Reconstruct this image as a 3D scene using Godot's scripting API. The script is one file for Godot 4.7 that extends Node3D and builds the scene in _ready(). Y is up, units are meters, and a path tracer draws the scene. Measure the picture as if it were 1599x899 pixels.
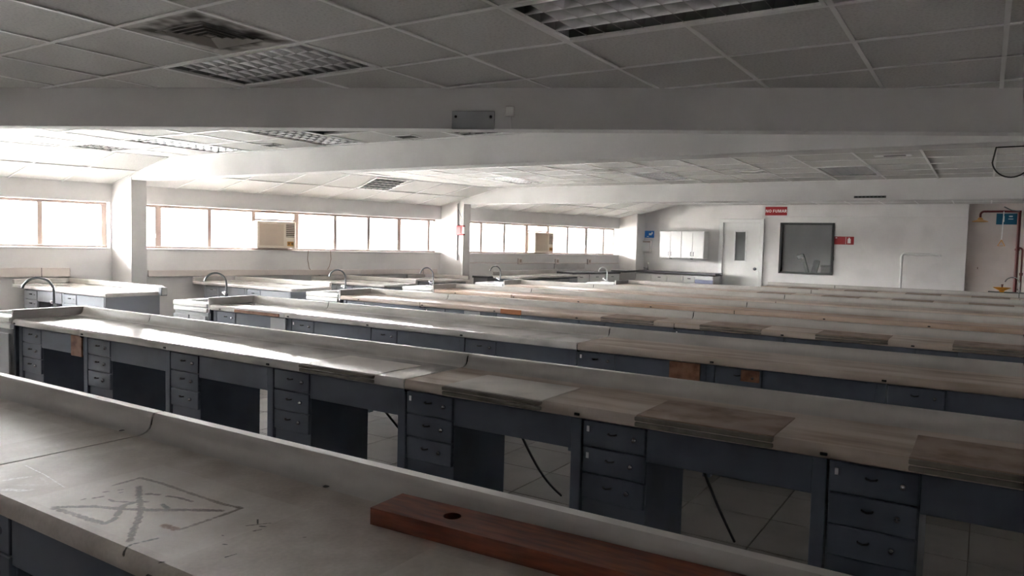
extends Node3D
# Disused teaching laboratory: long laminate benches, strip windows along the left, low tiled ceiling.
# World: X to the right along the benches, height up, Z in metres away from the camera (Godot z = -Z).

const HC := 1.43            # camera height
const CEIL := 2.43          # tiled ceiling
const TOP := 0.766          # bench worktop surface
const RAIL := 0.832         # top of the bench backsplash
const PX := 0.607           # ceiling grid pitch
const PZ := 0.613
const PITCH := 0.96         # bench module pitch
const POST0 := -5.28        # first regular post
var M := {}
var used := {}
var meshes := {}
var rng := RandomNumberGenerator.new()
var wall_xf := Transform3D()

# ---------------------------------------------------------------- helpers
func V(x: float, h: float, z: float) -> Vector3:
	return Vector3(x, h, -z)

func numbered(n: String) -> String:
	if not used.has(n):
		used[n] = 0
		return n
	used[n] += 1
	return "%s_%03d" % [n, used[n]]

func thing(called: String, label: String, category: String, at := Vector3.ZERO, turn := 0.0, group := "") -> Node3D:
	var o := Node3D.new()
	o.name = numbered(called)
	add_child(o)
	o.position = at
	o.rotation.y = turn
	tag(o, label, category, group)
	return o

func tag(o: Node3D, label: String, category: String, group := "") -> void:
	o.set_meta("label", label)
	o.set_meta("category", category)
	if group != "":
		o.set_meta("group", group)

func structure(called: String, parent: Node = null) -> Node3D:
	var o := Node3D.new()
	o.name = numbered(called)
	add_child(o)
	o.set_meta("kind", "structure")
	return o

func mi(parent: Node, called: String, mesh: Mesh, mat: Material, at := Vector3.ZERO, basis := Basis()) -> MeshInstance3D:
	var o := MeshInstance3D.new()
	o.mesh = mesh
	o.material_override = mat
	o.transform = Transform3D(basis, at)
	if parent == self:
		o.name = numbered(called)
		add_child(o)
	else:
		o.name = called
		parent.add_child(o, true)
	return o

func new_st() -> SurfaceTool:
	var s := SurfaceTool.new()
	s.begin(Mesh.PRIMITIVE_TRIANGLES)
	return s

func tri(s: SurfaceTool, a: Vector3, b: Vector3, c: Vector3, n: Vector3, ua := Vector2.ZERO, ub := Vector2.ZERO, uc := Vector2.ZERO) -> void:
	if (b - a).cross(c - a).dot(n) > 0.0:
		var t := b
		b = c
		c = t
		var tu := ub
		ub = uc
		uc = tu
	for e in [[a, ua], [b, ub], [c, uc]]:
		s.set_normal(n)
		s.set_uv(e[1])
		s.add_vertex(e[0])

func tri_s(s: SurfaceTool, a: Vector3, b: Vector3, c: Vector3, na: Vector3, nb: Vector3, nc: Vector3) -> void:
	if (b - a).cross(c - a).dot(na + nb + nc) > 0.0:
		var t := b
		b = c
		c = t
		var tn := nb
		nb = nc
		nc = tn
	for e in [[a, na], [b, nb], [c, nc]]:
		s.set_normal(e[1])
		s.set_uv(Vector2.ZERO)
		s.add_vertex(e[0])

func face(s: SurfaceTool, pts: Array, n: Vector3, uvs: Array = []) -> void:
	for i in range(1, pts.size() - 1):
		if uvs.size():
			tri(s, pts[0], pts[i], pts[i + 1], n, uvs[0], uvs[i], uvs[i + 1])
		else:
			tri(s, pts[0], pts[i], pts[i + 1], n)

# a box with optional chamfered edges added to s
func bx(s: SurfaceTool, c: Vector3, size: Vector3, b := 0.0, basis := Basis()) -> void:
	var h := size * 0.5
	b = minf(b, minf(h.x, minf(h.y, h.z)) * 0.9)
	for a in 3:
		var u := (a + 1) % 3
		var v := (a + 2) % 3
		for sg in [-1.0, 1.0]:
			var pts := []
			var uvs := []
			for q in [[-1, -1], [1, -1], [1, 1], [-1, 1]]:
				var p := Vector3.ZERO
				p[a] = h[a] * sg
				p[u] = (h[u] - b) * q[0]
				p[v] = (h[v] - b) * q[1]
				pts.append(c + basis * p)
				uvs.append(Vector2(q[0] * 0.5 + 0.5, q[1] * 0.5 + 0.5))
			var n := Vector3.ZERO
			n[a] = sg
			face(s, pts, basis * n, uvs)
			if b > 0.0:
				for sv in [-1.0, 1.0]:   # edge between a and u, along v
					var e := []
					for q in [[0, -1], [0, 1], [1, 1], [1, -1]]:
						var p := Vector3.ZERO
						p[a] = (h[a] if q[0] == 0 else h[a] - b) * sg
						p[u] = (h[u] - b if q[0] == 0 else h[u]) * sv
						p[v] = (h[v] - b) * q[1]
						e.append(c + basis * p)
					var en := Vector3.ZERO
					en[a] = sg
					en[u] = sv
					face(s, e, (basis * en).normalized())
	if b > 0.0:
		for sx in [-1.0, 1.0]:
			for sy in [-1.0, 1.0]:
				for sz in [-1.0, 1.0]:
					var g := Vector3(sx, sy, sz)
					face(s, [c + basis * (g * Vector3(h.x, h.y - b, h.z - b)), c + basis * (g * Vector3(h.x - b, h.y, h.z - b)), c + basis * (g * Vector3(h.x - b, h.y - b, h.z))], (basis * g).normalized())

func bar(s: SurfaceTool, a: Vector3, b: Vector3, w: float, h: float) -> void:
	var z := (b - a).normalized()
	var x := Vector3.UP.cross(z).normalized()
	bx(s, (a + b) / 2, Vector3(w, h, a.distance_to(b)), 0.0, Basis(x, z.cross(x), z))

func box_mesh(size: Vector3, b := 0.0) -> Mesh:
	var key := "%.4f %.4f %.4f %.4f" % [size.x, size.y, size.z, b]
	if not meshes.has(key):
		var s := new_st()
		bx(s, Vector3.ZERO, size, b)
		meshes[key] = s.commit()
	return meshes[key]

func box(parent: Node, called: String, mat: Material, c: Vector3, size: Vector3, b := 0.0, basis := Basis()) -> MeshInstance3D:
	return mi(parent, called, box_mesh(size, b), mat, c, basis)

# box from corner ranges in (X, height, Z)
func span(parent: Node, called: String, mat: Material, x0: float, x1: float, y0: float, y1: float, z0: float, z1: float, b := 0.0) -> MeshInstance3D:
	return box(parent, called, mat, Vector3((x0 + x1) / 2, (y0 + y1) / 2, -(z0 + z1) / 2), Vector3(x1 - x0, y1 - y0, z1 - z0), b)

func sspan(s: SurfaceTool, x0: float, x1: float, y0: float, y1: float, z0: float, z1: float, b := 0.0) -> void:
	bx(s, Vector3((x0 + x1) / 2, (y0 + y1) / 2, -(z0 + z1) / 2), Vector3(x1 - x0, y1 - y0, z1 - z0), b)

func tube(s: SurfaceTool, pts: Array, r: float, seg := 10, r_end := -1.0) -> void:
	var rings := []
	var up := Vector3(0.31, 0.83, 0.47).normalized()
	for i in pts.size():
		var d: Vector3 = (pts[mini(i + 1, pts.size() - 1)] - pts[maxi(i - 1, 0)]).normalized()
		var x := up.cross(d).normalized()
		if x.length() < 0.1:
			x = Vector3.RIGHT.cross(d).normalized()
		var y := d.cross(x).normalized()
		up = y
		var rr := r if r_end < 0.0 else lerpf(r, r_end, float(i) / (pts.size() - 1))
		var ring := []
		for k in seg:
			var a := TAU * k / seg
			var n := x * cos(a) + y * sin(a)
			ring.append([pts[i] + n * rr, n])
		rings.append(ring)
	for i in pts.size() - 1:
		for k in seg:
			var a = rings[i][k]
			var b = rings[i][(k + 1) % seg]
			var c = rings[i + 1][(k + 1) % seg]
			var d2 = rings[i + 1][k]
			tri_s(s, a[0], b[0], c[0], a[1], b[1], c[1])
			tri_s(s, a[0], c[0], d2[0], a[1], c[1], d2[1])
	for e in [0, pts.size() - 1]:
		var n2: Vector3 = (pts[0] - pts[1]).normalized() if e == 0 else (pts[e] - pts[e - 1]).normalized()
		var cap := []
		for q in rings[e]:
			cap.append(q[0])
		face(s, cap, n2)

# profile: [[radius, y], ...] spun about y, placed with xf
func lathe(s: SurfaceTool, profile: Array, xf := Transform3D(), seg := 16) -> void:
	for i in profile.size() - 1:
		var r0: float = profile[i][0]
		var y0: float = profile[i][1]
		var r1: float = profile[i + 1][0]
		var y1: float = profile[i + 1][1]
		var nn := Vector2(y1 - y0, r0 - r1).normalized()
		for k in seg:
			var a0 := TAU * k / seg
			var a1 := TAU * (k + 1) / seg
			var d0 := Vector3(cos(a0), 0, sin(a0))
			var d1 := Vector3(cos(a1), 0, sin(a1))
			var n0: Vector3 = xf.basis * (d0 * nn.x + Vector3.UP * nn.y)
			var n1: Vector3 = xf.basis * (d1 * nn.x + Vector3.UP * nn.y)
			var a: Vector3 = xf * (d0 * r0 + Vector3.UP * y0)
			var b: Vector3 = xf * (d1 * r0 + Vector3.UP * y0)
			var c: Vector3 = xf * (d1 * r1 + Vector3.UP * y1)
			var d: Vector3 = xf * (d0 * r1 + Vector3.UP * y1)
			if r0 > 0.0:
				tri_s(s, a, b, c, n0, n1, n1)
			if r1 > 0.0:
				tri_s(s, a, c, d, n0, n1, n0)

# polygon in (X, Z) plan between two heights
func slab(s: SurfaceTool, poly: PackedVector2Array, h0: float, h1: float) -> void:
	var idx := Geometry2D.triangulate_polygon(poly)
	for h in [[h0, -1.0], [h1, 1.0]]:
		for i in range(0, idx.size(), 3):
			tri(s, V(poly[idx[i]].x, h[0], poly[idx[i]].y), V(poly[idx[i + 1]].x, h[0], poly[idx[i + 1]].y), V(poly[idx[i + 2]].x, h[0], poly[idx[i + 2]].y), Vector3.UP * h[1])
	var cw := -1.0 if Geometry2D.is_polygon_clockwise(poly) else 1.0
	for i in poly.size():
		var a := poly[i]
		var b := poly[(i + 1) % poly.size()]
		var n := Vector3((b - a).y, 0, (b - a).x) * cw
		if n.length() < 1e-5:
			continue
		var mid := (a + b) / 2 + Vector2(n.x, -n.z).normalized() * 0.001
		if Geometry2D.is_point_in_polygon(mid, poly):
			n = -n
		face(s, [V(a.x, h0, a.y), V(b.x, h0, b.y), V(b.x, h1, b.y), V(a.x, h1, a.y)], n.normalized())

# closed profile [(d, h)] swept along local x from 0 to length; d runs towards -z
func sweep(s: SurfaceTool, prof: Array, length: float, smooth_from := -1, smooth_to := -1, v0 := 0.0, v_total := 1.0) -> void:
	var poly := PackedVector2Array()
	for p in prof:
		poly.append(Vector2(p[0], p[1]))
	var cen := Vector2.ZERO
	var normals := []
	var n := poly.size()
	var sgn := 1.0 if Geometry2D.is_polygon_clockwise(poly) else -1.0
	for i in n:
		var e := poly[(i + 1) % n] - poly[i]
		normals.append(Vector2(-e.y, e.x).normalized() * sgn)
	var run := v0
	for i in n:
		var a := poly[i]
		var b := poly[(i + 1) % n]
		var na: Vector2 = normals[i]
		var nb: Vector2 = normals[i]
		if i >= smooth_from and i < smooth_to:
			na = (normals[i] + normals[i - 1]).normalized() if i > smooth_from else normals[i]
			nb = (normals[i] + normals[i + 1]).normalized() if i + 1 < smooth_to else normals[i]
		var l := a.distance_to(b)
		var A0 := Vector3(0, a.y, -a.x)
		var B0 := Vector3(0, b.y, -b.x)
		var L := Vector3(length, 0, 0)
		var NA := Vector3(0, na.y, -na.x)
		var NB := Vector3(0, nb.y, -nb.x)
		var va := run / v_total
		var vb := (run + l) / v_total
		run += l
		var q := [[A0, NA, Vector2(0, va)], [A0 + L, NA, Vector2(1, va)], [B0 + L, NB, Vector2(1, vb)], [B0, NB, Vector2(0, vb)]]
		for t in [[0, 1, 2], [0, 2, 3]]:
			var o: Array = t
			if (q[o[1]][0] - q[o[0]][0]).cross(q[o[2]][0] - q[o[0]][0]).dot(NA + NB) > 0.0:
				o = [t[0], t[2], t[1]]
			for k in o:
				s.set_normal(q[k][1])
				s.set_uv(q[k][2])
				s.add_vertex(q[k][0])
	var idx := Geometry2D.triangulate_polygon(poly)
	for x in [0.0, length]:
		for i in range(0, idx.size(), 3):
			var pa := poly[idx[i]]
			var pb := poly[idx[i + 1]]
			var pc := poly[idx[i + 2]]
			tri(s, Vector3(x, pa.y, -pa.x), Vector3(x, pb.y, -pb.x), Vector3(x, pc.y, -pc.x), Vector3.RIGHT * (1.0 if x > 0.0 else -1.0))

func arc(c: Vector3, from: Vector3, to: Vector3, n := 8) -> Array:   # quarter turn about c
	var out := []
	for i in n + 1:
		var a := PI / 2 * i / n
		out.append(c + (from - c) * cos(a) + (to - c) * sin(a))
	return out

# ---------------------------------------------------------------- materials
func noise_tex(freq: float, ramp: Array, octaves := 4, sd := 1, size := 256, type := FastNoiseLite.TYPE_SIMPLEX_SMOOTH) -> NoiseTexture2D:
	var f := FastNoiseLite.new()
	f.noise_type = type
	f.frequency = freq
	f.fractal_octaves = octaves
	f.seed = sd
	var t := NoiseTexture2D.new()
	t.width = size
	t.height = size
	t.seamless = true
	t.noise = f
	var g := Gradient.new()
	var off := PackedFloat32Array()
	var col := PackedColorArray()
	for r in ramp:
		off.append(r[0])
		col.append(r[1])
	g.offsets = off
	g.colors = col
	t.color_ramp = g
	return t

func mat(albedo: Color, rough: float, metal := 0.0, tex: Texture2D = null, scale := 1.0) -> StandardMaterial3D:
	var m := StandardMaterial3D.new()
	m.albedo_color = albedo
	m.roughness = rough
	m.metallic = metal
	if tex:
		m.albedo_texture = tex
		m.uv1_triplanar = true
		m.uv1_world_triplanar = true
		m.uv1_scale = Vector3.ONE * scale
	return m

func g(v: float, tint := Color.WHITE) -> Color:
	return Color(v * tint.r, v * tint.g, v * tint.b)

func make_materials() -> void:
	var dust := noise_tex(0.012, [[0.0, g(0.72)], [0.35, g(0.88)], [0.6, g(0.97)], [1.0, g(1.0)]], 5, 3)
	var grime := noise_tex(0.02, [[0.0, Color(0.62, 0.55, 0.49)], [0.3, Color(0.82, 0.77, 0.72)], [0.55, Color(0.93, 0.91, 0.89)], [1.0, g(1.0)]], 5, 8)
	var dust2 := noise_tex(0.012, [[0.0, g(0.88)], [0.5, g(0.97)], [1.0, g(1.0)]], 5, 33)
	var paint := noise_tex(0.01, [[0.0, g(0.93)], [0.5, g(0.98)], [1.0, g(1.0)]], 4, 5)
	var speck := noise_tex(0.18, [[0.0, g(0.86)], [0.4, g(0.97)], [1.0, g(1.0)]], 3, 9)
	M.wall = mat(Color(0.90, 0.89, 0.885), 0.75, 0, paint, 0.4)
	M.wall_pink = mat(Color(0.86, 0.82, 0.80), 0.75, 0, paint, 0.4)
	M.beam = mat(Color(0.88, 0.875, 0.87), 0.75, 0, paint, 0.35)
	M.tile = []
	for k in 3:
		M.tile.append(mat(g([0.86, 0.84, 0.88][k], Color(1, 0.995, 0.985)), 0.9, 0, speck, 1.1))
	M.tee = mat(Color(0.95, 0.95, 0.945), 0.4)
	M.roof = mat(Color(0.5, 0.5, 0.5), 0.9)
	M.floor = []
	for k in 3:
		M.floor.append(mat(g([0.45, 0.435, 0.465][k], Color(1, 0.965, 0.92)), 0.65, 0, dust2, 0.8))
	M.grout = mat(Color(0.33, 0.31, 0.29), 0.9)
	M.lam = []          # worktop laminate, by wear
	M.lam.append(mat(Color(0.86, 0.845, 0.83), 0.15, 0, dust, 0.55))
	M.lam.append(mat(Color(0.81, 0.765, 0.73), 0.42, 0, grime, 0.5))
	M.lam.append(mat(Color(0.80, 0.72, 0.66), 0.45, 0, grime, 0.6))
	M.lam[1].uv1_scale = Vector3(0.16, 0.6, 0.9)
	M.lam[2].uv1_scale = Vector3(0.16, 0.6, 0.9)
	M.rail = mat(Color(0.75, 0.735, 0.715), 0.48, 0, dust2, 0.7)
	M.rail_steel = mat(Color(0.78, 0.77, 0.76), 0.42, 0.1, dust2, 0.8)
	M.cab = mat(Color(0.345, 0.375, 0.425), 0.42, 0, noise_tex(0.015, [[0.0, g(0.86)], [0.5, g(0.97)], [1.0, g(1.0)]], 4, 12), 0.7)
	M.cab_lit = mat(Color(0.56, 0.575, 0.60), 0.4)  # bench cabinet grey lightened, window light painted into the wall-bench cabinets
	M.cab_dark = mat(Color(0.25, 0.27, 0.30), 0.5)
	M.cab_light = mat(Color(0.64, 0.645, 0.655), 0.4, 0, paint, 0.6)
	M.cab_white = mat(Color(0.9, 0.9, 0.895), 0.4)
	M.lilac = mat(Color(0.60, 0.62, 0.74), 0.4)
	M.black = mat(Color(0.05, 0.05, 0.055), 0.5)
	M.rubber = mat(Color(0.035, 0.035, 0.04), 0.6)
	M.chrome = mat(Color(0.78, 0.78, 0.79), 0.18, 1.0)
	M.steel = mat(Color(0.45, 0.46, 0.48), 0.35, 0.9)
	M.alu = mat(Color(0.66, 0.59, 0.55), 0.5, 0.0)
	M.louver = mat(Color(0.86, 0.86, 0.86), 0.22, 0.9)
	M.lamp_in = mat(Color(0.42, 0.42, 0.42), 0.55)
	M.tube = mat(Color(0.92, 0.92, 0.92), 0.35)
	M.plate = mat(Color(0.66, 0.67, 0.68), 0.55)
	M.dirty = mat(Color(0.60, 0.575, 0.55), 0.6)
	M.grey = mat(Color(0.36, 0.37, 0.38), 0.6)
	M.dark_top = mat(Color(0.42, 0.42, 0.44), 0.35)
	M.board = []
	M.board.append(mat(Color(0.83, 0.80, 0.775), 0.4, 0, dust, 0.6))
	M.board.append(mat(Color(0.62, 0.545, 0.495), 0.5, 0, grime, 0.9))
	M.lip = mat(Color(0.50, 0.47, 0.435), 0.55, 0, dust, 1.5)
	M.cream = mat(Color(0.93, 0.88, 0.82), 0.5)
	M.tan = mat(Color(0.86, 0.79, 0.72), 0.6)
	M.tan_dark = mat(Color(0.42, 0.36, 0.31), 0.6)
	M.red = mat(Color(0.58, 0.05, 0.09), 0.45)
	M.red_pipe = mat(Color(0.36, 0.06, 0.07), 0.4)
	M.blue = mat(Color(0.05, 0.42, 0.75), 0.45)
	M.teal = mat(Color(0.03, 0.35, 0.47), 0.45)
	M.white = mat(Color(0.92, 0.92, 0.92), 0.5)
	M.yellow = mat(Color(0.85, 0.56, 0.09), 0.4)
	M.ochre = mat(Color(0.76, 0.56, 0.30), 0.45)
	M.pvc = mat(Color(0.9, 0.9, 0.895), 0.3)
	M.box_brown = mat(Color(0.24, 0.19, 0.17), 0.7)
	M.frame_dark = mat(Color(0.22, 0.22, 0.22), 0.5)
	M.charcoal = mat(Color(0.14, 0.14, 0.145), 0.7)  # one even, very dark grey for the stand and slab
	M.ply = mat(Color(0.60, 0.43, 0.34), 0.65, 0, grime, 2.0)
	M.orange_ply = mat(Color(0.66, 0.42, 0.24), 0.6)
	M.seam = mat(Color(0.05, 0.048, 0.045), 0.95)
	var glass := StandardMaterial3D.new()
	glass.transparency = BaseMaterial3D.TRANSPARENCY_ALPHA
	glass.albedo_color = Color(1, 1, 1, 0.05)
	glass.roughness = 0.0
	M.glass = glass
	var grey_glass := StandardMaterial3D.new()
	grey_glass.transparency = BaseMaterial3D.TRANSPARENCY_ALPHA
	grey_glass.albedo_color = Color(0.75, 0.78, 0.78, 0.12)
	grey_glass.roughness = 0.02
	M.grey_glass = grey_glass
	M.wood = mat(Color(1, 1, 1), 0.42, 0, noise_tex(0.02, [[0.0, Color(0.33, 0.17, 0.12)], [0.45, Color(0.45, 0.235, 0.165)], [0.7, Color(0.50, 0.27, 0.19)], [1.0, Color(0.55, 0.31, 0.22)]], 4, 21), 1.0)
	M.wood.uv1_scale = Vector3(1.1, 9.0, 9.0)

# ---------------------------------------------------------------- camera, sky, exposure
func make_view() -> void:
	var cam := Camera3D.new()
	cam.name = "camera"
	cam.keep_aspect = Camera3D.KEEP_HEIGHT
	cam.fov = rad_to_deg(2.0 * atan(449.5 / 1164.4))
	cam.near = 0.05
	cam.far = 100.0
	cam.transform = Transform3D(Basis(Vector3(0.84332, 0.02564, -0.5368), Vector3(-0.053, 0.99796, -0.03561), Vector3(0.5348, 0.05848, 0.84296)).orthonormalized(), Vector3(0, HC, 0))
	add_child(cam)
	cam.current = true
	var we := WorldEnvironment.new()
	we.name = "environment"
	var env := Environment.new()
	env.background_mode = Environment.BG_SKY
	var sky := Sky.new()
	var sm := ProceduralSkyMaterial.new()
	sm.sky_top_color = Color(0.96, 0.96, 0.96)
	sm.sky_horizon_color = Color(0.375, 0.368, 0.362)
	sm.ground_horizon_color = Color(0.50, 0.497, 0.494)
	sm.ground_bottom_color = Color(0.86, 0.85, 0.83)
	sm.sky_curve = 0.4
	sm.ground_curve = 0.3
	sm.sky_energy_multiplier = 2.5
	sm.ground_energy_multiplier = 1.55
	sky.sky_material = sm
	env.sky = sky
	env.background_energy_multiplier = 5.5
	env.tonemap_mode = Environment.TONE_MAPPER_LINEAR
	env.tonemap_exposure = 10.8
	env.sdfgi_enabled = true
	env.ssao_enabled = true
	env.ssil_enabled = true
	we.environment = env
	add_child(we)

func on_screen(p: Vector3) -> bool:
	var q: Vector3 = get_node("camera").transform.affine_inverse() * p
	if q.z > -0.3:
		return false
	return absf(q.x / q.z) * 1164.4 < 860.0 and absf(q.y / q.z) * 1164.4 < 510.0

func apparent(p: Vector3) -> float:
	var q: Vector3 = get_node("camera").transform.affine_inverse() * p
	return absf(p.y - HC) / maxf(0.1, -q.z) / maxf(0.1, q.length_squared())

# ---------------------------------------------------------------- setting
func kink(z: float) -> float:
	return -8.93 + 0.263 * (z - 5.58)

func wall_x(z: float) -> float:
	return -10.22 + 0.272 * (z - 5.75)

func make_shell() -> void:
	# floor slab with its tiles
	var fl := structure("floor")
	span(fl, "slab", M.grout, -13.5, 3.4, -0.2, -0.008, -2.9, 19.6)
	var rest := new_st()
	var ft := 0.45
	for i in range(-29, 8):
		for k in range(-6, 39):
			var x0 := i * ft
			var z0 := k * ft
			var near := x0 > -4.4 and x0 < 0.9 and z0 > 2.5 and z0 < 6.0
			if near:
				box(fl, "floor_tile", M.floor[rng.randi() % 3], V(x0 + ft / 2, -0.006 + rng.randf() * 0.0008, z0 + ft / 2), Vector3(ft - 0.005, 0.012, ft - 0.005), 0.001)
			else:
				bx(rest, V(x0 + ft / 2, -0.006, z0 + ft / 2), Vector3(ft - 0.005, 0.012, ft - 0.005))
	var fr := mi(fl, "far_floor_tiles", rest.commit(), M.floor[0])
	fr.set_meta("kind", "stuff")
	# window wall: its own frame, x along the wall, y up, z into the room
	var d := Vector3(0.2544, 0, -0.9671)
	wall_xf = Transform3D(Basis(d, Vector3.UP, d.cross(Vector3.UP)), V(-10.22, 0, 5.75))
	var wl := structure("wall_left")
	wl.transform = wall_xf
	var s := new_st()
	bx(s, Vector3(1.2, 0.6175, -0.125), Vector3(21.6, 1.235, 0.25))
	bx(s, Vector3(1.2, 2.38, -0.125), Vector3(21.6, 1.03, 0.25))
	for p in [[-9.6, -4.65], [-0.03, 0.30], [5.70, 6.00], [11.02, 12.0]]:  # first stretch is out of view, kept windowless to darken the near room
		bx(s, Vector3((p[0] + p[1]) / 2, 1.55, -0.125), Vector3(p[1] - p[0], 0.64, 0.25))
	mi(wl, "masonry", s.commit(), M.wall)
	# the other walls
	var wf := structure("wall_far")
	s = new_st()
	sspan(s, -8.2, -5.10, 0, 2.9, 16.9, 17.05)
	sspan(s, -5.10, -4.22, 2.06, 2.9, 16.9, 17.05)
	sspan(s, -4.22, -3.80, 0, 2.9, 16.9, 17.05)
	sspan(s, -3.80, -2.76, 0, 0.98, 16.9, 17.05)
	sspan(s, -3.80, -2.76, 2.03, 2.9, 16.9, 17.05)
	sspan(s, -2.76, -0.34, 0, 2.9, 16.9, 17.05)
	mi(wf, "partition", s.commit(), M.wall)
	span(wf, "recessed_wall", M.wall_pink, -0.44, 3.4, 0, 2.9, 17.05, 17.2)
	var wr := structure("wall_right")
	span(wr, "masonry", M.wall, 3.2, 3.4, 0, 2.9, -2.8, 17.2)
	var wn := structure("wall_near")
	span(wn, "masonry", M.wall, -13.4, 3.4, 0, 2.9, -2.8, -2.6)
	# header band along the far partition
	var tr := structure("trim_1")
	span(tr, "band", M.wall, -4.15, -0.34, 2.175, 2.43, 16.88, 16.9, 0.003)
	# store room behind the inner window and door
	var rm := structure("wall_store_room")
	s = new_st()
	sspan(s, -5.6, -5.5, 0, 2.9, 17.05, 19.4)
	sspan(s, -2.4, -2.3, 0, 2.9, 17.05, 19.4)
	sspan(s, -5.6, -2.3, 0, 2.9, 19.3, 19.4)
	sspan(s, -5.6, -2.3, 2.5, 2.6, 17.05, 19.4)
	mi(rm, "masonry", s.commit(), M.wall)
	# pillars and beams
	var pa := structure("pillar")
	span(pa, "shaft", M.wall, -10.4, -9.75, 0, 2.2, 5.75, 5.97, 0.004)
	var pb := structure("pillar")
	span(pb, "shaft", M.wall, -8.95, -8.24, 0, 2.2, 11.25, 11.47, 0.004)
	var pc := structure("pillar")
	span(pc, "shaft", M.wall, -7.7, -6.97, 0, 2.9, 16.4, 16.9, 0.004)
	var b2 := structure("ceiling_beam")
	span(b2, "soffit", M.beam, -10.3, 3.2, 2.165, 2.9, 5.76, 5.97, 0.004)
	var b3 := structure("ceiling_beam")
	span(b3, "soffit", M.beam, -8.9, 3.2, 2.155, 2.9, 11.26, 11.47, 0.004)
	var b1 := structure("ceiling_beam")
	var dir := Vector3(1, 0, -0.475).normalized()
	var bb := Basis(dir, Vector3.UP, dir.cross(Vector3.UP))
	var a := V(-11.6, 0, 2.535 + 0.475 * (-11.6 + 5.9))
	var b := V(0.98, 0, 2.535 + 0.475 * (0.98 + 5.9))
	var len := a.distance_to(b)
	box(b1, "soffit", M.beam, (a + b) / 2 + Vector3(0, 2.535, 0) - bb.z * 0.07, Vector3(len, 0.73, 0.14), 0.004, bb)

func poly_rect(x0: float, x1: float, z0: float, z1: float) -> PackedVector2Array:
	return PackedVector2Array([Vector2(x0, z0), Vector2(x1, z0), Vector2(x1, z1), Vector2(x0, z1)])

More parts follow.
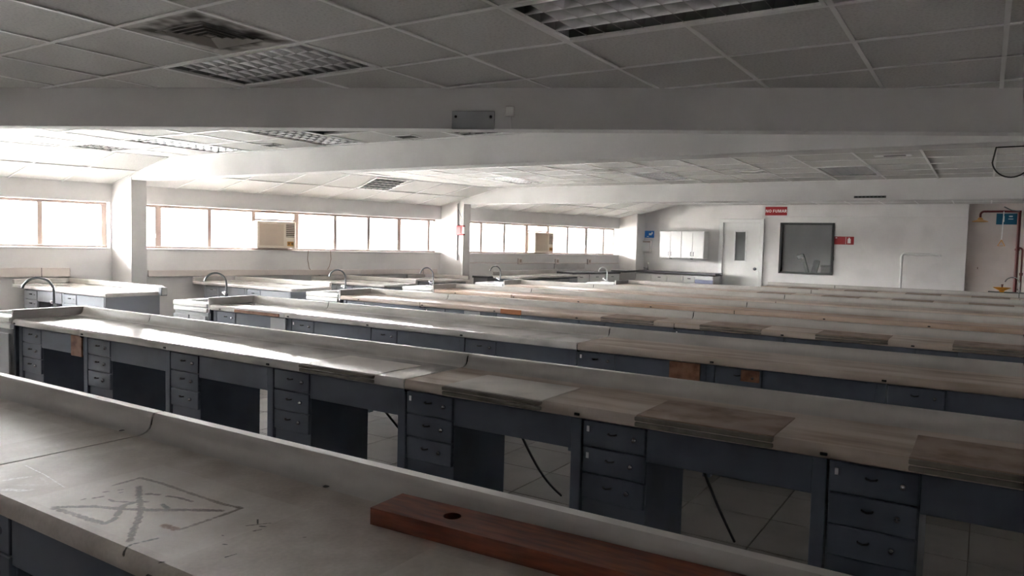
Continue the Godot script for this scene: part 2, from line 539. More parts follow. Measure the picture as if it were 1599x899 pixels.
func make_ceiling(holes: Array) -> void:
	var ce := structure("ceiling")
	span(ce, "roof_slab", M.roof, -13.5, 3.4, 2.85, 3.0, -2.9, 19.5)
	var region := PackedVector2Array([Vector2(kink(-2.6), -2.6), Vector2(3.2, -2.6), Vector2(3.2, 16.9), Vector2(kink(16.9), 16.9)])
	var dirv := Vector2(1, 0.475).normalized()
	var nrm := Vector2(-dirv.y, dirv.x)
	var pa := Vector2(-12.0, 2.535 + 0.475 * (-12.0 + 5.9))
	var pb := Vector2(1.0, 2.535 + 0.475 * 6.9)
	var cutters := [PackedVector2Array([pa, pb, pb + nrm * 0.14, pa + nrm * 0.14]), poly_rect(-11, 3.3, 5.76, 5.97), poly_rect(-11, 3.3, 11.26, 11.47)]
	var tiles := []
	for i in range(-23, 6):
		for k in range(-8, 25):
			var x0 := 0.02 + PX * i
			var z0 := 2.06 + PZ * k
			var skip := false
			for h in holes:
				if i >= h[0] and i < h[1] and k >= h[2] and k < h[3]:
					skip = true
			if skip:
				continue
			var r := poly_rect(x0 + 0.004, x0 + PX - 0.004, z0 + 0.004, z0 + PZ - 0.004)
			var list: Array = Geometry2D.intersect_polygons(r, region)
			for c in cutters:
				var nxt := []
				for q in list:
					nxt.append_array(Geometry2D.clip_polygons(q, c))
				list = nxt
			for q in list:
				var c2 := Vector2.ZERO
				for v in q:
					c2 += v / q.size()
				var whole: bool = q.size() == 4 and absf(c2.x - (x0 + PX / 2)) < 0.002 and absf(c2.y - (z0 + PZ / 2)) < 0.002
				var p := V(c2.x, CEIL, c2.y)
				tiles.append({"poly": q, "c": c2, "whole": whole, "score": apparent(p) if on_screen(p) else 0.0})
	tiles.sort_custom(func(m, n): return m.score > n.score)
	var rest := new_st()
	var count := 0
	for t in tiles:
		if t.score > 0.0 and count < 225:
			count += 1
			if t.whole:
				var tilt := Basis(Vector3.RIGHT, rng.randfn(0, 0.005)) * Basis(Vector3.BACK, rng.randfn(0, 0.005))
				box(ce, "ceiling_tile", M.tile[rng.randi() % 3], V(t.c.x, CEIL + 0.012 + rng.randf() * 0.002, t.c.y), Vector3(PX - 0.008, 0.015, PZ - 0.008), 0.0, tilt)
			else:
				var s := new_st()
				slab(s, t.poly, CEIL + 0.004, CEIL + 0.019)
				mi(ce, "ceiling_tile", s.commit(), M.tile[rng.randi() % 3])
		else:
			slab(rest, t.poly, CEIL + 0.004, CEIL + 0.019)
	# sloped strip beside the window wall, laid along the wall
	var ns := 0
	for bay in [[-8.4, 0.0], [0.24, 5.69], [5.92, 11.2]]:
		var n := int(round((bay[1] - bay[0]) / 0.62))
		var step: float = (bay[1] - bay[0]) / n
		for j in n:
			for row in 2:
				var pts := []
				for q in [[0, 0], [1, 0], [1, 1], [0, 1]]:
					var u: float = (row + q[1]) * 0.5
					var sx: float = bay[0] + step * (j + q[0]) + (0.004 if q[0] == 0 else -0.004) + 0.331 * u
					u += 0.004 if q[1] == 0 else -0.004
					pts.append(wall_xf * Vector3(sx, lerpf(2.112, CEIL, u), 1.26 * u))
				var nd: Vector3 = (pts[1] - pts[0]).cross(pts[3] - pts[0]).normalized()
				if nd.y > 0:
					nd = -nd
				var target := rest
				var mid: Vector3 = (pts[0] + pts[2]) / 2
				var own := on_screen(mid) and ns < 60
				if own:
					target = new_st()
					ns += 1
				var lift := -nd * (0.004 + rng.randf() * 0.003)
				var lo := []
				var hi := []
				for p in pts:
					lo.append(p + lift)
					hi.append(p + lift - nd * 0.014)
				face(target, lo, nd)
				face(target, hi, -nd)
				for e in 4:
					var o: Vector3 = ((lo[e] + lo[(e + 1) % 4]) / 2 - mid).normalized()
					face(target, [lo[e], lo[(e + 1) % 4], hi[(e + 1) % 4], hi[e]], o)
				if own:
					mi(ce, "ceiling_tile", target.commit(), M.tile[rng.randi() % 3])
	var rm := mi(ce, "far_ceiling_tiles", rest.commit(), M.tile[0])
	rm.set_meta("kind", "stuff")
	# suspension tees
	var t2 := new_st()
	var open := func(i: int, k: int) -> int:
		for n in holes.size():
			var h: Array = holes[n]
			if i >= h[0] and i < h[1] and k >= h[2] and k < h[3]:
				return n
		return -1
	for i in range(-23, 6):
		for k in range(-8, 25):
			var x := 0.02 + PX * i
			var z := 2.06 + PZ * k
			if x < kink(z + PZ * 0.5) or z > 16.5:
				continue
			var me: int = open.call(i, k)
			if me < 0 or me != open.call(i - 1, k):
				bx(t2, V(x, CEIL + 0.002, z + PZ / 2), Vector3(0.022, 0.006, PZ))
			if me < 0 or me != open.call(i, k - 1):
				bx(t2, V(x + PX / 2, CEIL + 0.001, z), Vector3(PX, 0.006, 0.022))
	for bay in [[-8.4, 0.0], [0.24, 5.69], [5.92, 11.2]]:
		var n := int(round((bay[1] - bay[0]) / 0.62))
		var step: float = (bay[1] - bay[0]) / n
		for j in n + 1:
			var sj: float = bay[0] + step * j
			bar(t2, wall_xf * Vector3(sj, 2.112, 0.0), wall_xf * Vector3(sj + 0.331, CEIL, 1.26), 0.022, 0.007)
		for u in [0.5, 1.0]:
			bar(t2, wall_xf * Vector3(bay[0] + 0.331 * u, lerpf(2.112, CEIL, u), 1.26 * u), wall_xf * Vector3(bay[1] + 0.331 * u, lerpf(2.112, CEIL, u), 1.26 * u), 0.022, 0.007)
	mi(ce, "ceiling_grid", t2.commit(), M.tee)

func make_windows() -> void:
	var bays := [
		[-4.65, -0.03, [-4.59, -3.84, -3.09, -2.34, -1.58, -0.83, -0.07], -1],
		[0.30, 5.70, [0.33, 0.65, 1.39, 2.08, 2.81, 3.53, 4.19, 4.84, 5.51, 5.67], 3],
		[6.00, 11.02, [6.03, 6.20, 6.82, 7.45, 8.09, 8.74, 9.37, 10.0, 10.61, 10.99], 4]]
	var n := 0
	for b in bays:
		n += 1
		var w := structure("window_%d" % n)
		w.transform = wall_xf
		var L: float = b[1] - b[0]
		var cx: float = (b[0] + b[1]) / 2
		box(w, "head_rail", M.alu, Vector3(cx, 1.847, -0.165), Vector3(L, 0.036, 0.06), 0.003)
		box(w, "bottom_rail", M.alu, Vector3(cx, 1.252, -0.165), Vector3(L, 0.034, 0.06), 0.003)
		box(w, "sill", M.wall, Vector3(cx, 1.228, -0.055), Vector3(L, 0.022, 0.15), 0.004)
		var ms: Array = b[2]
		for i in ms.size():
			box(w, "mullion", M.alu, Vector3(ms[i], 1.55, -0.165), Vector3(0.085 if i % 3 == 1 else 0.06, 0.56, 0.055), 0.003)
		for i in ms.size() - 1:
			var x0: float = ms[i] + 0.023
			var x1: float = ms[i + 1] - 0.023
			var y0 := 1.268
			if i == b[3]:
				y0 = 1.735
				box(w, "transom", M.alu, Vector3((x0 + x1) / 2, 1.72, -0.165), Vector3(x1 - x0, 0.03, 0.05), 0.003)
			box(w, "pane", M.glass, Vector3((x0 + x1) / 2, (y0 + 1.83) / 2, -0.165), Vector3(x1 - x0, 1.83 - y0, 0.006))
			if i % 2 == 0 and i != b[3]:
				box(w, "latch", M.white, Vector3(x1 - 0.02, 1.42, -0.13), Vector3(0.018, 0.07, 0.02), 0.004)

func make_door() -> void:
	var d := structure("door_1")
	var s := new_st()
	sspan(s, -5.16, -5.07, 0, 2.105, 16.86, 16.95, 0.006)
	sspan(s, -4.25, -4.17, 0, 2.105, 16.86, 16.95, 0.006)
	sspan(s, -5.16, -4.17, 2.045, 2.125, 16.858, 16.95, 0.006)
	mi(d, "door_frame", s.commit(), M.cab_white)
	s = new_st()
	sspan(s, -5.07, -4.81, 0.01, 2.045, 16.905, 16.95)
	sspan(s, -4.56, -4.25, 0.01, 2.045, 16.905, 16.95)
	sspan(s, -4.81, -4.56, 0.01, 1.18, 16.905, 16.95)
	sspan(s, -4.81, -4.56, 1.85, 2.045, 16.905, 16.95)
	mi(d, "door_leaf", s.commit(), M.cab_white)
	s = new_st()
	sspan(s, -4.83, -4.795, 1.16, 1.87, 16.895, 16.955, 0.003)
	sspan(s, -4.575, -4.54, 1.16, 1.87, 16.895, 16.955, 0.003)
	sspan(s, -4.795, -4.575, 1.16, 1.195, 16.895, 16.955, 0.003)
	sspan(s, -4.795, -4.575, 1.835, 1.87, 16.895, 16.955, 0.003)
	mi(d, "lite_frame", s.commit(), M.white)
	span(d, "pane", M.grey_glass, -4.795, -4.575, 1.195, 1.835, 16.925, 16.932)
	s = new_st()
	lathe(s, [[0.0, 0.075], [0.022, 0.07], [0.03, 0.055], [0.024, 0.035], [0.012, 0.025], [0.012, 0.008], [0.034, 0.006], [0.034, 0.0]], Transform3D(Basis(Vector3.RIGHT, PI / 2), V(-4.34, 1.02, 16.905)))
	mi(d, "knob", s.commit(), M.steel)
	var w := structure("window_4")
	s = new_st()
	sspan(s, -3.83, -3.785, 0.95, 2.05, 16.875, 17.0, 0.003)
	sspan(s, -2.775, -2.73, 0.95, 2.05, 16.875, 17.0, 0.003)
	sspan(s, -3.785, -2.775, 0.95, 0.99, 16.875, 17.0, 0.003)
	sspan(s, -3.785, -2.775, 2.01, 2.05, 16.875, 17.0, 0.003)
	mi(w, "window_frame", s.commit(), M.frame_dark)
	span(w, "pane", M.grey_glass, -3.785, -2.775, 0.99, 2.01, 16.94, 16.947)
	s = new_st()
	sspan(s, -2.74, -2.715, 1.26, 1.34, 16.86, 16.885, 0.004)
	mi(w, "latch", s.commit(), M.grey)

# ---------------------------------------------------------------- benches
const ROWS := ["nearest", "second", "third", "fourth", "fifth", "sixth", "seventh", "farthest"]
const NTH := ["first", "second", "third", "fourth", "fifth", "sixth", "seventh", "eighth"]

func top_profile(dep: float) -> Array:
	return [[0.012, 0.716], [0.002, 0.722], [0.0, 0.732], [0.0, 0.75], [0.004, 0.76], [0.014, TOP], [dep - 0.10, TOP], [dep - 0.10, 0.716]]

func rail_profile(dep: float) -> Array:
	return [[dep - 0.10, TOP], [dep - 0.082, 0.7675], [dep - 0.066, 0.773], [dep - 0.055, 0.783], [dep - 0.049, 0.797], [dep - 0.046, 0.815], [dep - 0.042, 0.826], [dep - 0.036, RAIL], [dep - 0.004, RAIL], [dep, 0.828], [dep, 0.716], [dep - 0.10, 0.716]]

# one length of worktop with its upstand; x0..x1, back edge at zr
func worktop(x0: float, x1: float, zr: float, dep: float, label: String, m: Material, mr: Material, group: String, b1_tex: Material = null, seam := false) -> Node3D:
	var t := thing("bench_worktop", label, "worktop", V(x0, 0, zr - dep), 0.0, group)
	var L := x1 - x0
	var total := 0.85
	var s := new_st()
	sweep(s, top_profile(dep), L, 1, 5, 0.0, total)
	mi(t, "top", s.commit(), b1_tex if b1_tex else m)
	s = new_st()
	sweep(s, rail_profile(dep), L, 0, 7, 0.6, total)
	mi(t, "backsplash", s.commit(), mr)
	if seam:
		for poly in [top_profile(dep), rail_profile(dep)]:
			var low := []
			for p in poly:
				low.append([clampf(p[0], 0.010, dep - 0.010), p[1] - 0.010])
			s = new_st()
			sweep(s, low, 0.011)
			mi(t, "joint", s.commit(), M.seam, Vector3(L - 0.001, 0, 0))
	# small black clips under the lip and screw caps along it
	var x := fposmod(POST0 + 0.04 - x0, PITCH)
	while x < L - 0.05:
		box(t, "clip", M.black, Vector3(x, 0.734, 0.001), Vector3(0.024, 0.011, 0.008), 0.002)
		x += PITCH
	return t

func base_unit(x0: float, w: float, zf: float, label: String, group: String, patch := -1, dark := false) -> Node3D:
	var t := thing("bench_base_unit", label, "cabinet", V(x0, 0, zf), 0.0, group)
	var m: Material = M.cab
	box(t, "post", m, Vector3(0.024, 0.357, -0.024), Vector3(0.048, 0.713, 0.048), 0.002)
	box(t, "post", m, Vector3(0.024, 0.357, -0.43), Vector3(0.048, 0.713, 0.03), 0.002)
	if w > 0.4:
		box(t, "pedestal", m, Vector3(0.195, 0.42, -0.235), Vector3(0.284, 0.585, 0.44), 0.002)
		box(t, "leg", m, Vector3(0.327, 0.065, -0.43), Vector3(0.02, 0.13, 0.03))
		for k in 3:
			var y := 0.71 - 0.056 - k * 0.112
			var d := box(t, "drawer", m, Vector3(0.195, y, -0.008), Vector3(0.276, 0.107, 0.018), 0.003)
			var hs := new_st()
			tube(hs, [Vector3(-0.017, 0.012, 0.008), Vector3(-0.015, 0.012, 0.02), Vector3(0.0, 0.010, 0.025), Vector3(0.015, 0.012, 0.02), Vector3(0.017, 0.012, 0.008)], 0.004, 6)
			mi(d, "handle", hs.commit(), M.black, Vector3(-0.005 - 0.008 * k, 0, 0))
			var ks := new_st()
			lathe(ks, [[0.0, 0.018], [0.007, 0.016], [0.0105, 0.011], [0.0105, 0.0]], Transform3D(Basis(Vector3.RIGHT, PI / 2), Vector3(0.09 - 0.012 * k, 0.004, 0.008)), 10)
			mi(d, "lock", ks.commit(), M.chrome)
			if (k == 0 or (k == 1 and patch == 2)) and patch > 0:
				box(d, "label_holder", M.white, Vector3(-0.115, 0.02, 0.0105), Vector3(0.012, 0.024, 0.003))
		box(t, "apron", m, Vector3((0.338 + w) / 2, 0.645, -0.012), Vector3(w - 0.338, 0.135, 0.02), 0.002)
		box(t, "back_rail", m, Vector3((0.338 + w) / 2, 0.66, -0.44), Vector3(w - 0.338, 0.10, 0.02), 0.002)
	else:
		box(t, "panel", m, Vector3(w / 2 + 0.024, 0.42, -0.235), Vector3(w - 0.05, 0.585, 0.44), 0.002)
	return t

# washing-up unit with a gooseneck tap at the window end of a bench
func sink_unit(x1: float, zf: float, zr: float, row: int) -> void:
	var w := 0.56
	var dp := zr - zf
	var t := thing("sink_unit", "pale grey two door sink unit with white rim at window end of %s bench row" % ROWS[row], "sink", V(x1 - w, 0, zf), 0.0, "sink units at the bench ends")
	var s := new_st()
	bx(s, Vector3(w / 2, 0.36, -dp / 2), Vector3(w - 0.02, 0.64, dp - 0.03), 0.004)
	mi(t, "body", s.commit(), M.cab_light)
	for k in 2:
		var d := box(t, "door", M.cab_light, Vector3(w * (0.26 + 0.48 * k), 0.36, 0.004), Vector3(w * 0.45, 0.58, 0.016), 0.003)
		box(d, "handle", M.steel, Vector3(0.08 if k == 0 else -0.08, 0.18, 0.016), Vector3(0.012, 0.09, 0.014), 0.003)
	# rim with an open bowl
	s = new_st()
	bx(s, Vector3(w / 2, 0.755, -0.035), Vector3(w, 0.05, 0.09), 0.012)
	bx(s, Vector3(w / 2, 0.755, -dp + 0.055), Vector3(w, 0.05, 0.11), 0.012)
	bx(s, Vector3(0.035, 0.755, -dp / 2), Vector3(0.07, 0.05, dp), 0.012)
	bx(s, Vector3(w - 0.035, 0.755, -dp / 2), Vector3(0.07, 0.05, dp), 0.012)
	bx(s, Vector3(w / 2, 0.705, -0.01), Vector3(w - 0.01, 0.045, 0.03), 0.008)
	mi(t, "rim", s.commit(), M.white)
	box(t, "bowl", M.rail_steel, Vector3(w / 2, 0.69, -dp / 2), Vector3(w - 0.1, 0.02, dp - 0.12), 0.002)
	gooseneck(Vector3(x1 - 0.38, 0.78, -(zr - 0.07)), Vector3(-0.35, 0, 1).normalized(), 0.27, "%s gooseneck tap at window end of %s bench row" % ["white" if row == 6 else "steel", ROWS[row]], M.white if row == 6 else M.steel)

func gooseneck(at: Vector3, toward: Vector3, high: float, label: String, m: Material) -> void:
	var t := thing("gooseneck_tap", label, "tap", at, 0.0, "")
	var s := new_st()
	lathe(s, [[0.03, 0.0], [0.03, 0.012], [0.018, 0.02], [0.018, 0.05], [0.012, 0.055]])
	mi(t, "base", s.commit(), m)
	s = new_st()
	var r := high * 0.42
	var pts := [Vector3(0, 0.04, 0), Vector3(0, high - r, 0)]
	for i in range(1, 13):
		var a := PI * 0.92 * i / 12
		pts.append(Vector3(0, high - r, 0) + toward * (r - r * cos(a)) + Vector3.UP * r * sin(a))
	tube(s, pts, 0.0105, 8)
	mi(t, "spout", s.commit(), m)
	s = new_st()
	var side := toward.cross(Vector3.UP)
	tube(s, [Vector3(0, 0.035, 0), side * 0.05 + Vector3(0, 0.04, 0), side * 0.085 + Vector3(0, 0.05, 0)], 0.009, 8)
	lathe(s, [[0.0, 0.02], [0.018, 0.016], [0.02, 0.0], [0.0, -0.01]], Transform3D(Basis(), side * 0.085 + Vector3(0, 0.05, 0)), 10)
	mi(t, "handle", s.commit(), M.chrome)

func inset_board(x: float, zf: float, kind: int, label: String) -> void:
	var t := thing("inset_board", label, "board", V(x, 0, zf), 0.0, "writing boards set into the worktops")
	box(t, "panel", M.board[kind], Vector3(0.265, TOP - 0.004, -0.185), Vector3(0.53, 0.013, 0.36), 0.002)
	box(t, "lip", M.lip, Vector3(0.265, 0.756, 0.004), Vector3(0.53, 0.016, 0.022), 0.003)
	box(t, "lip", M.lip, Vector3(0.265, 0.734, 0.003), Vector3(0.53, 0.016, 0.018), 0.003)

func paint_b1(section: int) -> StandardMaterial3D:
	# dust, glue and chalk on the nearest worktop; image axes: x along the bench, y across it
	var X0: float = [-5.28, -2.335][section]
	var X1: float = [-2.341, 0.55][section]
	var zf := 0.864
	var W := 2016
	var H := 592
	var f := FastNoiseLite.new()
	f.frequency = 0.006
	f.fractal_octaves = 5
	f.seed = 31 + section
	var f2 := FastNoiseLite.new()
	f2.frequency = 0.09
	f2.fractal_octaves = 2
	f2.seed = 77
	var base := Color(0.795, 0.765, 0.735)
	var dark := Color(0.63, 0.585, 0.545)
	var im := Image.create(W, H, false, Image.FORMAT_RGB8)
	for y in range(0, H, 2):
		for x in range(0, W, 2):
			var n := f.get_noise_2d(x, y) * 0.5 + 0.5
			var q := f2.get_noise_2d(x, y)
			var c := dark.lerp(base, clampf(n * 1.35 - 0.05, 0, 1)) * (1.0 + 0.035 * q)
			im.set_pixel(x, y, c)
			im.set_pixel(x + 1, y, c)
			im.set_pixel(x, y + 1, c)
			im.set_pixel(x + 1, y + 1, c)
	# a paler rectangle where a board used to be
	var rects := [[[-4.6, -4.0, 0.95, 1.32], [-3.25, -2.55, 0.93, 1.32]], [[-1.98, -1.35, 0.90, 1.26], [-0.95, -0.4, 0.9, 1.25]]]
	for r in rects[section]:
		for y in range(int(to_v(r[2] - zf) * H), int(to_v(r[3] - zf) * H)):
			for x in range(int((r[0] - X0) / (X1 - X0) * W), int((r[1] - X0) / (X1 - X0) * W)):
				var c := im.get_pixel(x, y)
				im.set_pixel(x, y, c.lerp(Color(0.84, 0.82, 0.79), 0.38 + 0.12 * f2.get_noise_2d(x * 0.5, y * 0.5)))
	if section == 1:
		var glue := Color(0.24, 0.15, 0.13)
		var faint := Color(0.36, 0.30, 0.26)
		var chalk := Color(0.93, 0.92, 0.91)
		var ink := Color(0.13, 0.11, 0.10)
		var rust := Color(0.40, 0.22, 0.09)
		var strokes := [
			[glue, 0.011, 0.9, [-1.865, 0.908, -1.794, 0.965, -1.716, 0.999, -1.649, 1.039, -1.585, 1.087, -1.514, 1.130]],
			[glue, 0.010, 0.85, [-1.857, 0.904, -1.784, 0.911, -1.704, 0.916, -1.660, 0.923, -1.670, 0.950, -1.723, 0.994, -1.745, 1.016, -1.737, 1.046, -1.720, 1.059]],
			[glue, 0.010, 0.7, [-1.846, 1.112, -1.763, 1.064, -1.684, 1.023, -1.620, 0.978, -1.555, 0.926, -1.516, 0.899]],
			[faint, 0.008, 0.75, [-1.910, 1.075, -1.914, 1.156, -1.825, 1.163, -1.692, 1.160, -1.553, 1.159, -1.492, 1.169]],
			[faint, 0.008, 0.75, [-1.492, 1.169, -1.489, 1.111, -1.488, 1.049, -1.489, 0.998]],
			[glue, 0.005, 0.9, [-1.864, 0.972, -1.864, 0.983]], [glue, 0.005, 0.9, [-1.853, 0.997, -1.845, 1.018]],
			[glue, 0.006, 0.9, [-1.878, 1.036, -1.871, 1.048]], [ink, 0.004, 0.8, [-1.862, 1.066, -1.858, 1.076]], [ink, 0.004, 0.8, [-1.840, 1.056, -1.839, 1.065]],
			[glue, 0.006, 0.85, [-1.814, 1.015, -1.790, 1.013, -1.743, 1.038]], [glue, 0.006, 0.85, [-1.721, 1.112, -1.685, 1.123, -1.630, 1.126]],
			[glue, 0.009, 0.8, [-1.777, 1.092, -1.744, 1.108]], [ink, 0.009, 0.8, [-1.672, 1.071, -1.637, 1.062]],
			[rust, 0.012, 0.95, [-1.541, 0.993, -1.495, 0.997]], [ink, 0.005, 0.6, [-1.481, 0.859, -1.497, 0.891, -1.482, 0.944]],
			[chalk, 0.0025, 0.8, [-2.280, 1.028, -2.145, 1.018, -1.993, 0.996]], [chalk, 0.012, 0.24, [-2.183, 0.928, -2.171, 0.962, -2.159, 0.990]],
			[chalk, 0.014, 0.24, [-2.100, 0.898, -2.051, 0.924, -2.042, 0.942]], [chalk, 0.008, 0.16, [-2.120, 0.928, -2.052, 0.980]],
			[chalk, 0.008, 0.16, [-2.134, 1.002, -2.050, 0.981]],
			[ink, 0.002, 0.8, [-1.387, 1.101, -1.354, 1.146]], [ink, 0.0025, 0.85, [-1.397, 1.142, -1.375, 1.125]], [ink, 0.003, 0.85, [-1.346, 1.091, -1.339, 1.108]],
			[ink, 0.003, 0.85, [-1.36, 1.118, -1.345, 1.125]], [ink, 0.003, 0.8, [-1.276, 0.966, -1.271, 0.990]], [ink, 0.002, 0.85, [-1.339, 1.005, -1.329, 1.009]],
			[ink, 0.002, 0.8, [-1.383, 1.035, -1.377, 1.035]], [ink, 0.002, 0.7, [-1.225, 1.131, -1.221, 1.137]], [ink, 0.003, 0.7, [-1.368, 0.874, -1.356, 0.88]]]
		for st in strokes:
			stroke(im, st[3], st[1], st[0], st[2], X0, X1, zf, f2)
	var m := StandardMaterial3D.new()
	m.albedo_texture = ImageTexture.create_from_image(im)
	m.roughness = 0.5
	return m

func to_v(d: float) -> float:    # distance from the front edge -> v on the swept profile
	return (0.0116 + 0.0102 + 0.018 + 0.0108 + 0.0117 - 0.014 + d) / 0.85

func stroke(im: Image, pts: Array, half: float, col: Color, strength: float, X0: float, X1: float, zf: float, f: FastNoiseLite) -> void:
	var W := im.get_width()
	var H := im.get_height()
	for i in range(0, pts.size() - 2, 2):
		var a := Vector2(pts[i], pts[i + 1])
		var b := Vector2(pts[i + 2], pts[i + 3])
		var n := int(a.distance_to(b) / (half * 0.08)) + 2
		for k in n:
			var p := a.lerp(b, float(k) / n)
			var cx := (p.x - X0) / (X1 - X0) * W
			var cy := to_v(p.y - zf) * H
			var r := half * 620.0 * (0.85 + 0.55 * f.get_noise_2d(p.x * 900.0, p.y * 900.0))
			for y in range(int(cy - r), int(cy + r) + 1):
				for x in range(int(cx - r), int(cx + r) + 1):
					if x < 0 or y < 0 or x >= W or y >= H:
						continue
					var q := Vector2(x - cx, y - cy).length() / r
					if q > 1.0:
						continue
					var o := strength * 0.26 * (1.0 - q * q * q * q) * clampf(0.75 + f.get_noise_2d(x * 1.3, y * 1.3), 0.1, 1.2)
					im.set_pixel(x, y, im.get_pixel(x, y).lerp(col, o))

func make_benches() -> void:
	var zr := [1.494, 3.30, 5.10, 6.98, 8.87, 10.80, 12.66, 14.85]
	var left := [-5.28, -6.22, -6.36, -6.50, -6.58, -6.64, -5.50, -3.55]
	for r in 8:
		var dep: float = 0.63 if r == 0 else 0.565
		var z: float = zr[r]
		var xl: float = left[r]
		# worktop lengths
		var cuts := [xl]
		for c in [-5.28, -2.338, 0.48]:
			if c > xl + 0.3:
				cuts.append(c)
		cuts.append(1.44)
		var n := cuts.size() - 1
		for k in n:
			var where: String = "at the window end" if k == 0 else ("at the right end" if k == n - 1 else ("in the middle" if n == 3 else ("second length from the window" if k == 1 else "third length from the window")))
			var lm: Material = M.lam[0] if r < 3 and k < 2 else (M.lam[2] if r == 4 else M.lam[1])
			if r == 1:
				lm = M.lam[0] if k < 2 else M.lam[1]
			var look: String = "dusty off-white worktop with coved backsplash" if r < 2 else ("brown stained worktop with coved backsplash" if lm == M.lam[2] else "worn pale worktop with low backsplash")
			var tex: Material = null
			if r == 0 and k < 2:
				tex = paint_b1(k)
				look = ["dusty worktop with a pale rectangle", "worktop with brown glue strokes and a wooden plank"][k]
			elif r == 0:
				look = "dusty worktop beyond the plank"
			var wt := worktop(cuts[k] + 0.0045, cuts[k + 1] - 0.0045, z, dep, "%s, %s of %s row" % [look, where, ROWS[r]], lm, M.rail, "worktop lengths of the bench rows", tex, k < n - 1)
			if r == 2 and k == 0:
				box(wt, "wood_edge", M.ply, Vector3(0.69, 0.735, 0.004), Vector3(0.62, 0.028, 0.012), 0.002)
			if r == 3 and k == 1:
				box(wt, "wood_patch", M.orange_ply, Vector3(1.2, 0.74, 0.004), Vector3(0.25, 0.05, 0.014), 0.004)
		# return upstand and sink at the window end
		if r > 0 and r < 7:
			var t := thing("end_upstand", "grey upright splash board closing the window end of %s bench row" % ROWS[r], "splash board", V(xl, 0, z), 0.0, "end splash boards")
			box(t, "board", M.rail_steel, Vector3(-0.012, 0.78, dep / 2), Vector3(0.024, 0.112, dep), 0.003)
			box(t, "end_panel", M.cab, Vector3(-0.012, 0.36, dep / 2), Vector3(0.024, 0.72, dep - 0.03), 0.002)
			sink_unit(xl - 0.03, z - dep, z, r)
		# base units
		var xs := []
		if xl < -5.4:
			xs.append([xl + 0.02, -5.28 - xl - 0.02])
		var x := POST0
		while x < 1.4:
			if x > xl - 0.05:
				xs.append([x, PITCH])
			elif x + PITCH > xl + 0.1:
				xs.append([xl + 0.02, x + PITCH - xl - 0.02])
			x += PITCH
		for k in xs.size():
			var u := base_unit(xs[k][0], xs[k][1], z - dep + 0.03, "blue-grey drawer and kneehole unit, %s from window end, under %s bench row" % [NTH[k], ROWS[r]], "drawer units under the benches", [0, 0, 0, 0, 1, 2, 1, 0][k] if r == 1 else (1 if k % 3 == 1 else 0))
			if r == 1 and k == 0:
				box(u, "wood_patch", M.ply, Vector3(xs[k][1] - 0.075, 0.64, 0.006), Vector3(0.14, 0.145, 0.012), 0.002)
			if r == 2 and k == 0:
				box(u, "filler_panel", M.cab_light, Vector3(xs[k][1] - 0.11, 0.6, 0.01), Vector3(0.2, 0.22, 0.016), 0.002)
			if r == 2 and k == 4:
				box(u, "wood_patch", M.ply, Vector3(0.82, 0.645, 0.006), Vector3(0.2, 0.13, 0.012), 0.002)
			if r == 2 and k == 5:
				box(u, "wood_patch", M.ply, Vector3(0.27, 0.67, 0.006), Vector3(0.11, 0.07, 0.014), 0.002)
			if r == 3 and k == 1:
				box(u, "filler_panel", M.cab_light, Vector3(0.7, 0.66, 0.006), Vector3(0.2, 0.1, 0.014), 0.002)
		# boards in front of the seats
		if r in [1, 3, 6, 7]:
			for k in range(2, 7):
				var bxp := POST0 + PITCH * k + 0.30
				if bxp < xl + 0.1 or (r == 3 and k < 2):
					continue
				var kind := 1 if (r == 1 and k > 3) or r > 2 else 0
				var c: String = ["dusty white", "brown-grey"][kind]
				inset_board(bxp, z - dep, kind, "%s writing board set in %s bench row, %s seat from the window end" % [c, ROWS[r], NTH[k]])
	# screw-hole caps in the two nearest tops
	for p in [[-2.442, 1.405], [-1.468, 1.407]]:
		var s := new_st()
		lathe(s, [[0.0, 0.0016], [0.009, 0.0014], [0.0105, 0.0]], Transform3D(Basis(), V(p[0], TOP, p[1])), 14)
		var c := mi(self, "hole_cap", s.commit(), M.black)
		tag(c, "small black hole cap in nearest worktop, %s" % ("left of the seam" if p[0] < -2.0 else "between the glue strokes and the plank"), "cap", "hole caps in the worktop")

